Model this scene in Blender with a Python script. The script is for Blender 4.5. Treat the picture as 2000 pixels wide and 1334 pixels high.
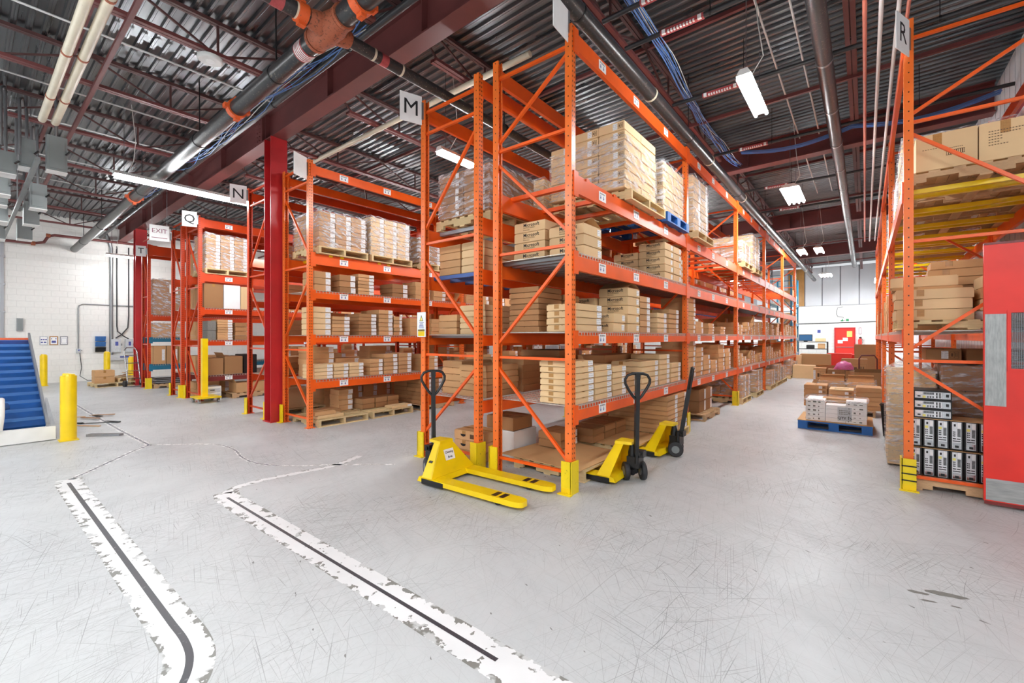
import bpy, math, random
from mathutils import Vector, Matrix
random.seed(7)
PI = math.pi
SC = bpy.context.scene
COL = SC.collection
for o in list(bpy.data.objects):
    bpy.data.objects.remove(o)

# ---------------------------------------------------------------- camera, world, exposure
F_PX, IMG_W, HORIZON_DY = 861.0, 2000.0, 9.0
YAW = math.atan(689.0 / 861.0)
cam_d = bpy.data.cameras.new('camera')
cam_d.sensor_fit = 'HORIZONTAL'
cam_d.sensor_width = 36.0
cam_d.lens = 36.0 * F_PX / IMG_W
cam_d.shift_y = -HORIZON_DY / IMG_W
cam_d.clip_start = 0.05
cam_d.clip_end = 200
cam = bpy.data.objects.new('camera', cam_d)
COL.objects.link(cam)
cam.location = (0, 0, 1.6)
cam.rotation_euler = (PI / 2, 0, YAW)
SC.camera = cam

world = bpy.data.worlds.new('world')
SC.world = world
world.use_nodes = True
bg = world.node_tree.nodes['Background']
bg.inputs[0].default_value = (0.94, 0.97, 1.0, 1)
bg.inputs[1].default_value = 0.36
TUBE_W = 76.0                      # emission of the fluorescent tubes
SC.view_settings.view_transform = 'Standard'
SC.view_settings.look = 'None'
SC.view_settings.exposure = 1.08
SC.view_settings.gamma = 1.0
SC.view_settings.use_curve_mapping = False
SC.cycles.use_denoising = True
SC.cycles.max_bounces = 8
SC.cycles.diffuse_bounces = 5
SC.cycles.glossy_bounces = 4
SC.cycles.transparent_max_bounces = 12
SC.cycles.caustics_reflective = False
SC.cycles.caustics_refractive = False
SC.cycles.sample_clamp_indirect = 6.0

# ---------------------------------------------------------------- materials
class NG:
    def __init__(s, name):
        s.m = bpy.data.materials.new(name)
        s.m.use_nodes = True
        s.t = s.m.node_tree
        s.b = s.t.nodes['Principled BSDF']
        s.o = s.t.nodes['Material Output']
    def n(s, typ, **kw):
        nd = s.t.nodes.new('ShaderNode' + typ)
        for k, v in kw.items():
            setattr(nd, k, v)
        return nd
    def l(s, a, b):
        s.t.links.new(a, b)
    def val(s, sock, v):
        if hasattr(v, 'is_output') or hasattr(v, 'links'):
            s.l(v, sock)
        else:
            sock.default_value = v
    def math(s, op, a, b=0.0, c=0.0):
        nd = s.n('Math', operation=op)
        s.val(nd.inputs[0], a); s.val(nd.inputs[1], b); s.val(nd.inputs[2], c)
        return nd.outputs[0]
    def mix(s, f, a, b):
        nd = s.n('Mix', data_type='RGBA')
        s.val(nd.inputs[0], f)
        s.val(nd.inputs[6], a if hasattr(a, 'links') else (*a, 1))
        s.val(nd.inputs[7], b if hasattr(b, 'links') else (*b, 1))
        return nd.outputs[2]
    def noise(s, scale, detail=3, vec=None, rough=0.55):
        nd = s.n('TexNoise')
        nd.inputs['Scale'].default_value = scale
        nd.inputs['Detail'].default_value = detail
        nd.inputs['Roughness'].default_value = rough
        if vec is not None:
            s.l(vec, nd.inputs['Vector'])
        return nd.outputs[0]
    def obj(s):
        return s.n('TexCoord').outputs['Object']
    def pos(s):
        return s.n('NewGeometry').outputs['Position']
    def mapv(s, vec, scale=(1, 1, 1), rot=(0, 0, 0), loc=(0, 0, 0)):
        if any(rot):                       # turn first, then stretch
            r = s.n('Mapping')
            r.inputs['Rotation'].default_value = rot
            s.l(vec, r.inputs[0])
            vec = r.outputs[0]
        nd = s.n('Mapping')
        nd.inputs['Scale'].default_value = scale
        nd.inputs['Location'].default_value = loc
        s.l(vec, nd.inputs[0])
        return nd.outputs[0]
    def ramp(s, f, a, b):
        nd = s.n('MapRange')
        s.l(f, nd.inputs[0])
        nd.inputs[1].default_value = a
        nd.inputs[2].default_value = b
        return nd.outputs[0]
    def sep(s, v):
        nd = s.n('SeparateXYZ'); s.l(v, nd.inputs[0])
        return nd.outputs
    def bump(s, h, strength=0.2, dist=0.01):
        nd = s.n('Bump')
        nd.inputs['Strength'].default_value = strength
        nd.inputs['Distance'].default_value = dist
        s.l(h, nd.inputs['Height'])
        s.l(nd.outputs[0], s.b.inputs['Normal'])
    def set(s, col=None, rough=None, metal=None, spec=None, coat=None):
        if col is not None: s.val(s.b.inputs['Base Color'], col if hasattr(col, 'links') else (*col, 1))
        if rough is not None: s.val(s.b.inputs['Roughness'], rough)
        if metal is not None: s.val(s.b.inputs['Metallic'], metal)
        if spec is not None: s.b.inputs['Specular IOR Level'].default_value = spec
        if coat is not None: s.b.inputs['Coat Weight'].default_value = coat

def srgb(r, g, b):
    f = lambda c: (c / 255 / 12.92) if c <= 10 else ((c / 255 + 0.055) / 1.055) ** 2.4
    return (f(r), f(g), f(b))

def dim(c, k):
    return tuple(min(1, x * k) for x in c)

MATS = {}
def plain(name, col, rough=0.5, metal=0.0, var=0.12, scale=6.0, spec=0.5, coat=0.0, world=False):
    g = NG(name)
    n = g.noise(scale, 3, g.pos() if world else None)
    g.set(g.mix(g.ramp(n, 0.3, 0.7), dim(col, 1 - var), dim(col, 1 + var)), rough, metal, spec, coat)
    MATS[name] = g.m
    return g.m

def painted(name, col, wear=None, rough=0.32, amount=0.62):
    g = NG(name)
    ps = g.pos()
    n = g.noise(2.5, 3, ps)
    c = g.mix(g.ramp(n, 0.3, 0.7), dim(col, 0.9), dim(col, 1.1))
    if wear:
        w = g.noise(38, 5, ps, 0.7)
        c = g.mix(g.ramp(w, amount, amount + 0.05), c, wear)
    g.set(c, rough, 0.0, 0.55)
    MATS[name] = g.m
    return g.m

ORANGE = srgb(240, 94, 20)
painted('orange_paint', ORANGE, srgb(215, 125, 80), 0.36, 0.68)
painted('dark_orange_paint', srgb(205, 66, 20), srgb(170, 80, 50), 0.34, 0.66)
painted('teal_paint', srgb(30, 110, 140), srgb(60, 130, 150), 0.35, 0.7)
painted('maroon_paint', srgb(120, 40, 38), srgb(140, 70, 60), 0.4, 0.7)
painted('yellow_paint', srgb(246, 208, 10), srgb(150, 120, 30), 0.35, 0.70)
painted('guard_yellow', srgb(240, 210, 20), srgb(90, 70, 20), 0.45, 0.64)
painted('column_red', srgb(184, 38, 42), srgb(150, 40, 44), 0.38, 0.7)
painted('primer_red', srgb(112, 58, 56), srgb(96, 56, 52), 0.5, 0.7)
painted('joist_red', srgb(84, 52, 50), srgb(70, 46, 44), 0.55, 0.68)
painted('door_red', srgb(232, 48, 36), srgb(205, 70, 60), 0.4, 0.72)
painted('black_pipe', srgb(52, 52, 53), srgb(128, 118, 106), 0.30, 0.60)
painted('dark_pipe', srgb(48, 48, 50), srgb(80, 78, 76), 0.35, 0.7)
painted('cream_pipe', srgb(222, 212, 188), srgb(170, 150, 120), 0.45, 0.64)
painted('white_pipe', srgb(222, 222, 220), None, 0.4)
painted('salmon_pipe', srgb(205, 120, 100), None, 0.45)
painted('grey_enamel', srgb(128, 134, 134), srgb(150, 152, 152), 0.4, 0.7)
painted('white_enamel', srgb(235, 235, 232), None, 0.35)
painted('coupling_orange', srgb(226, 96, 40), srgb(150, 80, 50), 0.5, 0.6)
painted('rust', srgb(168, 92, 62), srgb(110, 66, 46), 0.7, 0.55)
painted('blue_wood', srgb(36, 104, 180), srgb(90, 120, 150), 0.6, 0.66)
plain('black_plastic', srgb(24, 24, 25), 0.4)
plain('black_metal', srgb(34, 34, 35), 0.35, 0.2)
plain('rubber', srgb(42, 42, 44), 0.6)
plain('galvanised', srgb(150, 152, 154), 0.35, 0.75)
plain('zinc_wire', srgb(210, 206, 196), 0.35, 0.5)
plain('chrome', srgb(190, 192, 195), 0.2, 0.9)
plain('dark_gap', srgb(18, 16, 15), 0.8)
plain('white_paper', srgb(246, 246, 245), 0.55, 0, 0.02)
plain('tape', srgb(176, 128, 70), 0.25)
plain('red_sticker', srgb(176, 78, 80), 0.4)
plain('cable_blue', srgb(96, 138, 205), 0.5)
plain('cable_white', srgb(220, 220, 215), 0.5)
plain('ink_black', srgb(22, 22, 24), 0.6)
plain('ink_brown', srgb(96, 66, 40), 0.7)
plain('ink_red', srgb(150, 90, 110), 0.6)
plain('ink_blue', srgb(70, 80, 150), 0.6)
plain('ink_green', srgb(40, 130, 80), 0.6)
plain('yellow_label', srgb(236, 226, 120), 0.5)
plain('grey_panel', srgb(196, 200, 204), 0.4)
plain('pc_panel', srgb(226, 229, 232), 0.35, 0.1)
plain('grey_steel', srgb(150, 152, 156), 0.4, 0.4)
plain('kick_plate', srgb(168, 170, 168), 0.36, 0.35, 0.2, 9)
plain('conveyor_blue', srgb(14, 64, 124), 0.38, 0, 0.3, 4)
plain('conveyor_blue_edge', srgb(60, 112, 176), 0.4)
plain('pink_plastic', srgb(226, 120, 176), 0.35, 0, 0.15, 12)
plain('panel_wall', srgb(206, 208, 211), 0.4, 0.0, 0.03, 2)
plain('blue_deck', srgb(60, 90, 150), 0.4, 0.3)
plain('cardboard_grey', srgb(120, 118, 112), 0.7)

def cardboard(name, col, spread=0.16):
    g = NG(name)
    oi = g.n('ObjectInfo')
    v = g.ramp(oi.outputs['Random'], 0, 1)
    c = g.mix(v, dim(col, 1 - spread), dim(col, 1 + spread))
    n = g.noise(3.0, 4, g.pos(), 0.6)
    c2 = g.mix(g.math('MULTIPLY', g.ramp(n, 0.45, 0.75), 0.25), c, dim(col, 0.72))
    g.set(c2, 0.68, 0, 0.25)
    fl = g.noise(1.0, 2, g.mapv(g.pos(), (3, 3, 160)))
    g.bump(fl, 0.08, 0.004)
    MATS[name] = g.m
cardboard('cardboard', srgb(200, 156, 110))
cardboard('cardboard_pale', srgb(226, 194, 148), 0.08)
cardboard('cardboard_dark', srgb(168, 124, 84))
cardboard('cardboard_inner', srgb(214, 172, 122), 0.05)

def wood(name, col):
    g = NG(name)
    ps = g.obj()
    n = g.noise(4, 5, g.mapv(ps, (6, 6, 30)), 0.7)
    oi = g.n('ObjectInfo')
    c = g.mix(oi.outputs['Random'], dim(col, 0.8), dim(col, 1.12))
    c = g.mix(g.math('MULTIPLY', g.ramp(n, 0.4, 0.75), 0.5), c, dim(col, 0.55))
    g.set(c, 0.75, 0, 0.2)
    MATS[name] = g.m
wood('pallet_wood', srgb(226, 200, 152))
wood('old_pallet_wood', srgb(206, 170, 130))

def post_material(name, base):
    """painted upright with its rows of punched slots (slots under 5 px across)"""
    g = NG(name)
    p = g.sep(g.obj())
    nrm = g.sep(g.n('NewGeometry').outputs['True Normal'])
    xf = g.math('GREATER_THAN', g.math('ABSOLUTE', nrm[0]), 0.6)
    zz = g.math('PINGPONG', p[2], 0.0508 / 2)          # 0 .. 0.0254, slot where near 0
    zz2 = g.math('PINGPONG', p[2], 0.0508)
    ya = g.math('ABSOLUTE', g.math('SUBTRACT', g.math('ABSOLUTE', p[1]), 0.017))
    s1 = g.math('MULTIPLY', g.math('LESS_THAN', ya, 0.0065), g.math('LESS_THAN', zz, 0.010))
    s2 = g.math('MULTIPLY', g.math('LESS_THAN', g.math('ABSOLUTE', p[0]), 0.006), g.math('LESS_THAN', zz2, 0.007))
    hole = g.math('ADD', g.math('MULTIPLY', xf, s1), g.math('MULTIPLY', g.math('SUBTRACT', 1.0, xf), s2))
    ps = g.pos()
    c = g.mix(g.ramp(g.noise(2.5, 3, ps), 0.3, 0.7), dim(base, 0.88), dim(base, 1.1))
    c = g.mix(g.ramp(g.noise(40, 5, ps, 0.7), 0.64, 0.68), c, srgb(196, 120, 84))
    g.set(g.mix(hole, c, srgb(44, 22, 14)), 0.33, 0, 0.5)
    MATS[name] = g.m
post_material('post_orange', srgb(242, 116, 44))
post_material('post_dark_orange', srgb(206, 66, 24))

def film_material():
    g = NG('stretch_film')
    n1 = g.noise(1.0, 5, g.mapv(g.pos(), (5, 5, 26), (0.25, 0.1, 0)), 0.65)
    n2 = g.noise(7, 3, g.pos())
    a = g.math('ADD', g.math('MULTIPLY', g.ramp(n1, 0.47, 0.68), 0.72), g.math('MULTIPLY', g.ramp(n2, 0.58, 0.8), 0.25))  # denser white streaks imitate reflected highlights on the film
    a = g.math('ADD', a, 0.08)
    g.set(srgb(246, 246, 250), 0.15, 0, 0.9)
    g.l(a, g.b.inputs['Alpha'])
    g.bump(n1, 0.9, 0.03)
    MATS['stretch_film'] = g.m
film_material()

def floor_material():
    g = NG('floor_concrete')
    ps = g.pos()
    base = srgb(203, 203, 201)
    n1 = g.ramp(g.noise(0.35, 3, ps), 0.3, 0.7)
    c = g.mix(n1, srgb(190, 192, 193), srgb(204, 206, 206))
    n2 = g.ramp(g.noise(2.2, 8, ps, 0.75), 0.42, 0.75)
    c = g.mix(g.math('MULTIPLY', n2, 0.10), c, srgb(160, 160, 160))
    wv = g.n('TexNoise'); wv.inputs['Scale'].default_value = 0.35; wv.inputs['Detail'].default_value = 1.0
    g.l(ps, wv.inputs['Vector'])
    wm = g.n('VectorMath', operation='MULTIPLY_ADD')
    g.l(wv.outputs['Color'], wm.inputs[0]); wm.inputs[1].default_value = (1.3, 1.3, 0); g.l(ps, wm.inputs[2])
    warped = wm.outputs[0]
    tot = None
    for i, (rz, sx, sy, th) in enumerate(((0.25, 1.0, 170, 0.665), (-0.55, 0.8, 150, 0.67), (1.35, 0.9, 180, 0.66), (0.8, 1.2, 190, 0.665), (-1.15, 1.1, 180, 0.665), (1.75, 1.4, 150, 0.66), (0.1, 2.4, 160, 0.675), (1.1, 3.0, 170, 0.675))):
        v = g.mapv(warped if i % 2 else ps, (sx, sy, 1), (0, 0, rz), (i * 7.3, i * 3.1, 0))
        sc = g.ramp(g.noise(1.0, 1.5, v, 0.5), th, th + 0.03)
        tot = sc if tot is None else g.math('MAXIMUM', tot, sc)
    patch = g.ramp(g.noise(0.7, 4, g.mapv(ps, loc=(4, 9, 0))), 0.36, 0.60)
    c = g.mix(g.math('MULTIPLY', g.math('MULTIPLY', tot, g.math('ADD', 0.26, patch)), 0.5), c, srgb(82, 82, 82))
    fine = g.ramp(g.noise(34, 4, ps, 0.7), 0.48, 0.72)
    c = g.mix(g.math('MULTIPLY', g.math('MULTIPLY', fine, patch), 0.2), c, srgb(120, 120, 120))
    # scuffed grey haze where wheels pass
    hz = g.ramp(g.noise(1.2, 5, g.mapv(ps, (1, 5, 1), (0, 0, 0.5)), 0.7), 0.5, 0.75)
    c = g.mix(g.math('MULTIPLY', hz, 0.12), c, srgb(130, 130, 130))
    # small dark gouges and chips
    v1 = g.ramp(g.noise(9, 2, g.mapv(ps, (1, 2.2, 1), (0, 0, 0.5))), 0.735, 0.75)
    c = g.mix(g.math('MULTIPLY', v1, 0.8), c, srgb(92, 90, 86))
    # slab joints
    br = g.sep(ps)
    for ax, pitch, off in ((0, 4.6, 0.55), (1, 5.2, 0.2)):
        d = g.math('PINGPONG', g.math('ADD', br[ax], off), pitch / 2)
        c = g.mix(g.math('MULTIPLY', g.math('LESS_THAN', d, 0.003), 0.35), c, srgb(150, 150, 148))
    rg = g.math('ADD', g.math('MULTIPLY', n1, 0.10), g.math('ADD', 0.36, g.math('MULTIPLY', n2, 0.2)))
    g.set(c, rg, 0, 0.5)
    g.bump(g.noise(30, 4, ps), 0.03, 0.004)
    MATS['floor_concrete'] = g.m
floor_material()

def chipped_paint():
    """white line paint with chips along its edges showing the grey slab"""
    g = NG('line_white')
    ps = g.pos()
    c = g.mix(g.ramp(g.noise(2, 3, ps), 0.3, 0.7), srgb(226, 226, 226), srgb(240, 240, 240))
    n = g.noise(11, 3, ps, 0.6)
    uv = g.n('UVMap')
    edge = g.math('ABSOLUTE', g.math('SUBTRACT', g.sep(uv.outputs[0])[0], 0.5))     # 0 centre .. 0.5 edge
    chip = g.ramp(g.math('ADD', n, g.math('MULTIPLY', g.math('POWER', edge, 2.0), 0.8)), 0.655, 0.665)
    dk = g.noise(7, 3, ps)
    gone = g.mix(g.ramp(dk, 0.45, 0.5), srgb(198, 199, 198), srgb(128, 127, 122))
    g.set(g.mix(chip, c, gone), 0.45)
    MATS['line_white'] = g.m
    g = NG('line_black')
    n = g.noise(20, 4, g.pos(), 0.7)
    g.set(g.mix(g.ramp(n, 0.62, 0.68), srgb(58, 58, 64), srgb(120, 120, 124)), 0.45)
    MATS['line_black'] = g.m
    g = NG('line_worn')
    n = g.noise(16, 5, g.pos(), 0.75)
    g.set(g.mix(g.ramp(n, 0.50, 0.53), srgb(188, 188, 186), srgb(244, 244, 244)), 0.5)
    MATS['line_worn'] = g.m
    g = NG('line_worn_dark')
    n = g.noise(24, 5, g.pos(), 0.75)
    g.set(g.mix(g.ramp(n, 0.46, 0.56), srgb(72, 74, 92), srgb(180, 180, 180)), 0.5)
    MATS['line_worn_dark'] = g.m
chipped_paint()

def deck_material():
    g = NG('roof_deck')
    ps = g.pos()
    n = g.ramp(g.noise(1.0, 4, g.mapv(ps, (0.4, 3, 1))), 0.3, 0.7)
    g.set(g.mix(n, srgb(94, 96, 99), srgb(140, 141, 143)), g.math('ADD', 0.24, g.math('MULTIPLY', n, 0.16)), 0.88)
    MATS['roof_deck'] = g.m
deck_material()

def block_wall(name, col, ax):
    g = NG(name)
    p = g.sep(g.pos())
    cb = g.n('CombineXYZ')
    g.l(p[ax], cb.inputs[0]); g.l(p[2], cb.inputs[1])
    br = g.n('TexBrick')
    g.l(cb.outputs[0], br.inputs['Vector'])
    br.inputs['Scale'].default_value = 1.0
    br.inputs['Brick Width'].default_value = 0.4
    br.inputs['Row Height'].default_value = 0.2
    br.inputs['Mortar Size'].default_value = 0.008
    br.inputs['Color1'].default_value = (*col, 1)
    br.inputs['Color2'].default_value = (*dim(col, 0.97), 1)
    br.inputs['Mortar'].default_value = (*dim(col, 0.78), 1)
    g.set(br.outputs['Color'], 0.55)
    MATS[name] = g.m
block_wall('block_white', srgb(236, 235, 230), 0)
plain('block_paint', srgb(236, 235, 230), 0.55, 0, 0.03, 5)
plain('mortar_paint', srgb(224, 223, 218), 0.7, 0, 0.03, 5)

def emit(name, col, strength):
    g = NG(name)
    g.t.nodes.remove(g.b)
    e = g.n('Emission')
    e.inputs[0].default_value = (*col, 1)
    e.inputs[1].default_value = strength
    g.l(e.outputs[0], g.o.inputs[0])
    MATS[name] = g.m
emit('tube_glow', (0.955, 0.98, 1.0), TUBE_W)
emit('tube_glow_high', (0.955, 0.98, 1.0), TUBE_W * 1.6)
emit('screen_glow', (0.10, 0.25, 0.5), 0.35)

def barcode_label():
    g = NG('print_label')
    p = g.sep(g.obj())
    lines = g.math('LESS_THAN', g.math('PINGPONG', g.math('ADD', p[2], 0.003), 0.011), 0.003)
    n = g.noise(120, 2, g.mapv(g.obj(), (1, 1, 0.2)))
    ink = g.math('MULTIPLY', lines, g.math('GREATER_THAN', n, 0.46))
    g.set(g.mix(g.math('MULTIPLY', ink, 0.55), srgb(240, 240, 240), srgb(70, 70, 80)), 0.5)
    MATS['print_label'] = g.m
barcode_label()

# ---------------------------------------------------------------- geometry helpers
class MB:
    def __init__(s):
        s.v, s.f, s.mi, s.sm = [], [], [], []
    def add(s, vs, fs, mi=0, smooth=False):
        k = len(s.v)
        s.v += [tuple(v) for v in vs]
        for f in fs:
            s.f.append([i + k for i in f]); s.mi.append(mi); s.sm.append(smooth)
        return s
    def box(s, x0, x1, y0, y1, z0, z1, mi=0):
        vs = [(x0, y0, z0), (x1, y0, z0), (x1, y1, z0), (x0, y1, z0), (x0, y0, z1), (x1, y0, z1), (x1, y1, z1), (x0, y1, z1)]
        return s.add(vs, [(0, 3, 2, 1), (4, 5, 6, 7), (0, 1, 5, 4), (1, 2, 6, 5), (2, 3, 7, 6), (3, 0, 4, 7)], mi)
    def hull8(s, lo, hi, mi=0):
        """lo, hi: four (x,y,z) corners each, counter-clockwise seen from above"""
        return s.add(list(lo) + list(hi), [(0, 3, 2, 1), (4, 5, 6, 7), (0, 1, 5, 4), (1, 2, 6, 5), (2, 3, 7, 6), (3, 0, 4, 7)], mi)
    def bar(s, p, q, w, h, mi=0, up=(0, 0, 1)):
        p, q = Vector(p), Vector(q)
        d = (q - p).normalized()
        u = Vector(up)
        if abs(d.dot(u)) > 0.98: u = Vector((1, 0, 0))
        r = d.cross(u).normalized(); u = r.cross(d)
        c = [r * (w / 2) * a + u * (h / 2) * b for a, b in ((-1, -1), (1, -1), (1, 1), (-1, 1))]
        return s.add([p + k for k in c] + [q + k for k in c], [(0, 1, 2, 3), (7, 6, 5, 4), (0, 4, 5, 1), (1, 5, 6, 2), (2, 6, 7, 3), (3, 7, 4, 0)], mi)
    def tube(s, pts, r, n=10, mi=0, cap=True):
        pts = [Vector(p) for p in pts]
        rings = []
        pu = None
        for i, p in enumerate(pts):
            d = (pts[min(i + 1, len(pts) - 1)] - pts[max(i - 1, 0)]).normalized()
            if pu is None:
                u = Vector((0, 0, 1)) if abs(d.z) < 0.95 else Vector((1, 0, 0))
            else:
                u = pu
            a = d.cross(u).normalized(); u = a.cross(d).normalized(); pu = u
            rr = r[i] if isinstance(r, (list, tuple)) else r
            rings.append([p + (a * math.cos(2 * PI * k / n) + u * math.sin(2 * PI * k / n)) * rr for k in range(n)])
        vs = [v for rg in rings for v in rg]
        fs = []
        for i in range(len(rings) - 1):
            for k in range(n):
                fs.append((i * n + k, i * n + (k + 1) % n, (i + 1) * n + (k + 1) % n, (i + 1) * n + k))
        s.add(vs, fs, mi, True)
        if cap:
            k = len(rings) - 1
            s.add(rings[0], [tuple(range(n - 1, -1, -1))], mi)
            s.add(rings[k], [tuple(range(n))], mi)
        return s
    def prism(s, prof, z0, z1, mi=0):
        """profile in xy (ccw) extruded along z"""
        n = len(prof)
        vs = [(x, y, z0) for x, y in prof] + [(x, y, z1) for x, y in prof]
        fs = [tuple(range(n - 1, -1, -1)), tuple(range(n, 2 * n))]
        fs += [(i, (i + 1) % n, (i + 1) % n + n, i + n) for i in range(n)]
        return s.add(vs, fs, mi)
    def mesh(s, name, mats):
        me = bpy.data.meshes.new(name)
        me.from_pydata(s.v, [], s.f)
        for m in ([mats] if isinstance(mats, str) else mats):
            me.materials.append(MATS[m])
        me.polygons.foreach_set('material_index', s.mi)
        me.polygons.foreach_set('use_smooth', s.sm)
        me.update()
        return me
    def build(s, name, mats, parent=None, loc=(0, 0, 0), rot=(0, 0, 0)):
        return put(name, s.mesh(name, mats), parent, loc, rot)

def put(name, me, parent=None, loc=(0, 0, 0), rot=(0, 0, 0)):
    o = bpy.data.objects.new(name, me)
    COL.objects.link(o)
    o.location = loc
    o.rotation_euler = rot
    o.parent = parent
    return o
def tag(o, label, cat, group=None, kind=None):
    o['label'] = label
    o['category'] = cat
    if group: o['group'] = group
    if kind: o['kind'] = kind
    return o
def thing(name, label, cat, loc=(0, 0, 0), rz=0.0, group=None):
    return tag(put(name, None, None, loc, (0, 0, rz)), label, cat, group)
def struct(name, mb, mats, parent=None, loc=(0, 0, 0)):
    o = mb.build(name, mats, parent, loc)
    if parent is None:
        o['kind'] = 'structure'
    return o

CACHE = {}
def cached(key, fn):
    if key not in CACHE:
        CACHE[key] = fn()
    return CACHE[key]

def text_mesh(txt, size, mat, align='CENTER', bold=0.0, shear=0.0):
    def mk():
        cu = bpy.data.curves.new('lettering', 'FONT')
        cu.body = txt
        cu.size = size
        cu.align_x = align
        cu.align_y = 'CENTER'
        cu.offset = bold
        cu.shear = shear
        cu.extrude = 0.0004
        cu.resolution_u = 2
        ob = bpy.data.objects.new('lettering', cu)
        me = bpy.data.meshes.new_from_object(ob)
        bpy.data.objects.remove(ob)
        me.materials.clear()
        me.materials.append(MATS[mat])
        me.name = 'lettering'
        return me
    return cached(('txt', txt, size, mat, align, bold, shear), mk)
FACE_MY = (PI / 2, 0, 0)             # lettering that faces -Y
FACE_PX = (PI / 2, 0, PI / 2)        # lettering that faces +X

# ================================================================ the room
ROOF, XL, XR, YF = 6.0, -22.0, 1.78, 34.0
YB = -9.0
def SL(x):
    return 0.0165 * (x + 8.7)            # the roof falls gently toward the left wall
def roofz(x):
    return ROOF + SL(x)
mb = MB(); mb.box(XL - 0.3, 9, YB, YF + 0.3, -0.3, 0.0)
struct('floor', mb, 'floor_concrete')

# corrugated roof deck, ribs run along X
mb = MB()
y = YB
prof = []
pitch = 0.152
while y < YF:
    prof += [(y, ROOF), (y + 0.022, ROOF), (y + 0.025, ROOF + 0.004), (y + 0.030, ROOF + 0.004), (y + 0.033, ROOF), (y + 0.055, ROOF), (y + 0.068, ROOF + 0.040), (y + 0.138, ROOF + 0.040)]
    y += pitch
vs = [(x, a, z + SL(x)) for x in (XL - 0.3, 9) for a, z in prof]
n = len(prof)
mb.add(vs, [(i, i + 1, i + 1 + n, i + n) for i in range(n - 1)])
xa_, xb_ = XL - 0.3, 9
mb.hull8([(xa_, YB, roofz(xa_) + .05), (xb_, YB, roofz(xb_) + .05), (xb_, YF + .3, roofz(xb_) + .05), (xa_, YF + .3, roofz(xa_) + .05)], [(xa_, YB, roofz(xa_) + .25), (xb_, YB, roofz(xb_) + .25), (xb_, YF + .3, roofz(xb_) + .25), (xa_, YF + .3, roofz(xa_) + .25)])
struct('ceiling', mb, 'roof_deck')

# left wall: backing with real painted blocks where they can be told apart
wl = struct('wall_left', MB().box(XL - 0.25, XL - 0.006, YB, YF, 0, ROOF), 'mortar_paint')
blk = MB().box(0, 0.012, 0.004, 0.396, 0.004, 0.196).mesh('wall_block', 'block_paint')
for r in range(27):
    for k in range(11):
        put('wall_block', blk, wl, (XL - 0.010, 0.55 + k * 0.4 + (0.2 if r % 2 else 0.0), r * 0.2))
mb = MB()
for r in range(30):
    for k in range(70):
        y0 = 0.55 + (k + 11) * 0.4 + (0.2 if r % 2 else 0)
        if y0 < YF - 0.4 and k < 24: mb.box(XL - 0.010, XL + 0.002, y0 + 0.004, y0 + 0.396, r * 0.2 + 0.004, r * 0.2 + 0.196)
        y1 = 0.55 - (k + 1) * 0.4 + (0.2 if r % 2 else 0)
        if k < 8: mb.box(XL - 0.010, XL + 0.002, y1 + 0.004, y1 + 0.396, r * 0.2 + 0.004, r * 0.2 + 0.196)
    for k in range(11):
        if r >= 27:
            y0 = 0.55 + k * 0.4 + (0.2 if r % 2 else 0)
            mb.box(XL - 0.010, XL + 0.002, y0 + 0.004, y0 + 0.396, r * 0.2 + 0.004, r * 0.2 + 0.196)
o = mb.build('wall_block', 'block_paint', wl); o['kind'] = 'stuff'

# far wall with sheet panels on top
struct('wall_back', MB().box(XL, XR + 0.5, YF, YF + 0.25, 0, 3.55), 'block_white')
wb2 = struct('wall_back_upper', MB().box(XL, XR + 0.5, YF + 0.06, YF + 0.25, 3.55, ROOF), 'grey_steel')
pan = MB().box(0, 0.86, -0.03, 0.05, 0, 2.4).mesh('wall_panel', 'panel_wall')
pan2 = MB().box(0, 0.86, -0.03, 0.05, 0, 2.4).mesh('wall_panel', 'tape')
for i in range(8):
    put('wall_panel', pan2 if i == 2 else pan, wb2, (XL + 16.25 + i * 0.92, YF + 0.03, 3.58))
# right wall: pale ribbed sheeting behind rack R, with a red steel girt
mb = MB()
yy = 6.6
while yy < YF:
    mb.box(XR + 0.02, XR + 0.2, yy, yy + 0.28, 0, ROOF)
    mb.box(XR + 0.05, XR + 0.2, yy + 0.28, yy + 0.32, 0, ROOF)
    yy += 0.32
struct('wall_right', mb, 'panel_wall')
struct('trim_1', MB().box(XR - 0.06, XR + 0.02, 6.6, YF, 4.95, 5.13), 'column_red')
# steel columns
def column(x, y, lbl):
    mb = MB()
    zt = 5.35 + SL(x)
    mb.box(-0.15, 0.15, -0.14, -0.122, 0, zt); mb.box(-0.15, 0.15, 0.122, 0.14, 0, zt)
    mb.box(-0.006, 0.006, -0.122, 0.122, 0, zt); mb.box(-0.17, 0.17, -0.17, 0.17, 0, 0.02)
    o = mb.build('steel_column', 'column_red', None, (x, y, 0), (0, 0, PI / 2))
    tag(o, lbl, 'column', 'roof columns', 'structure')
column(-8.77, 3.75, 'red steel column standing between the two racks by sign N')
column(-18.95, 3.75, 'red steel column standing beside rack signed T')

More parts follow.
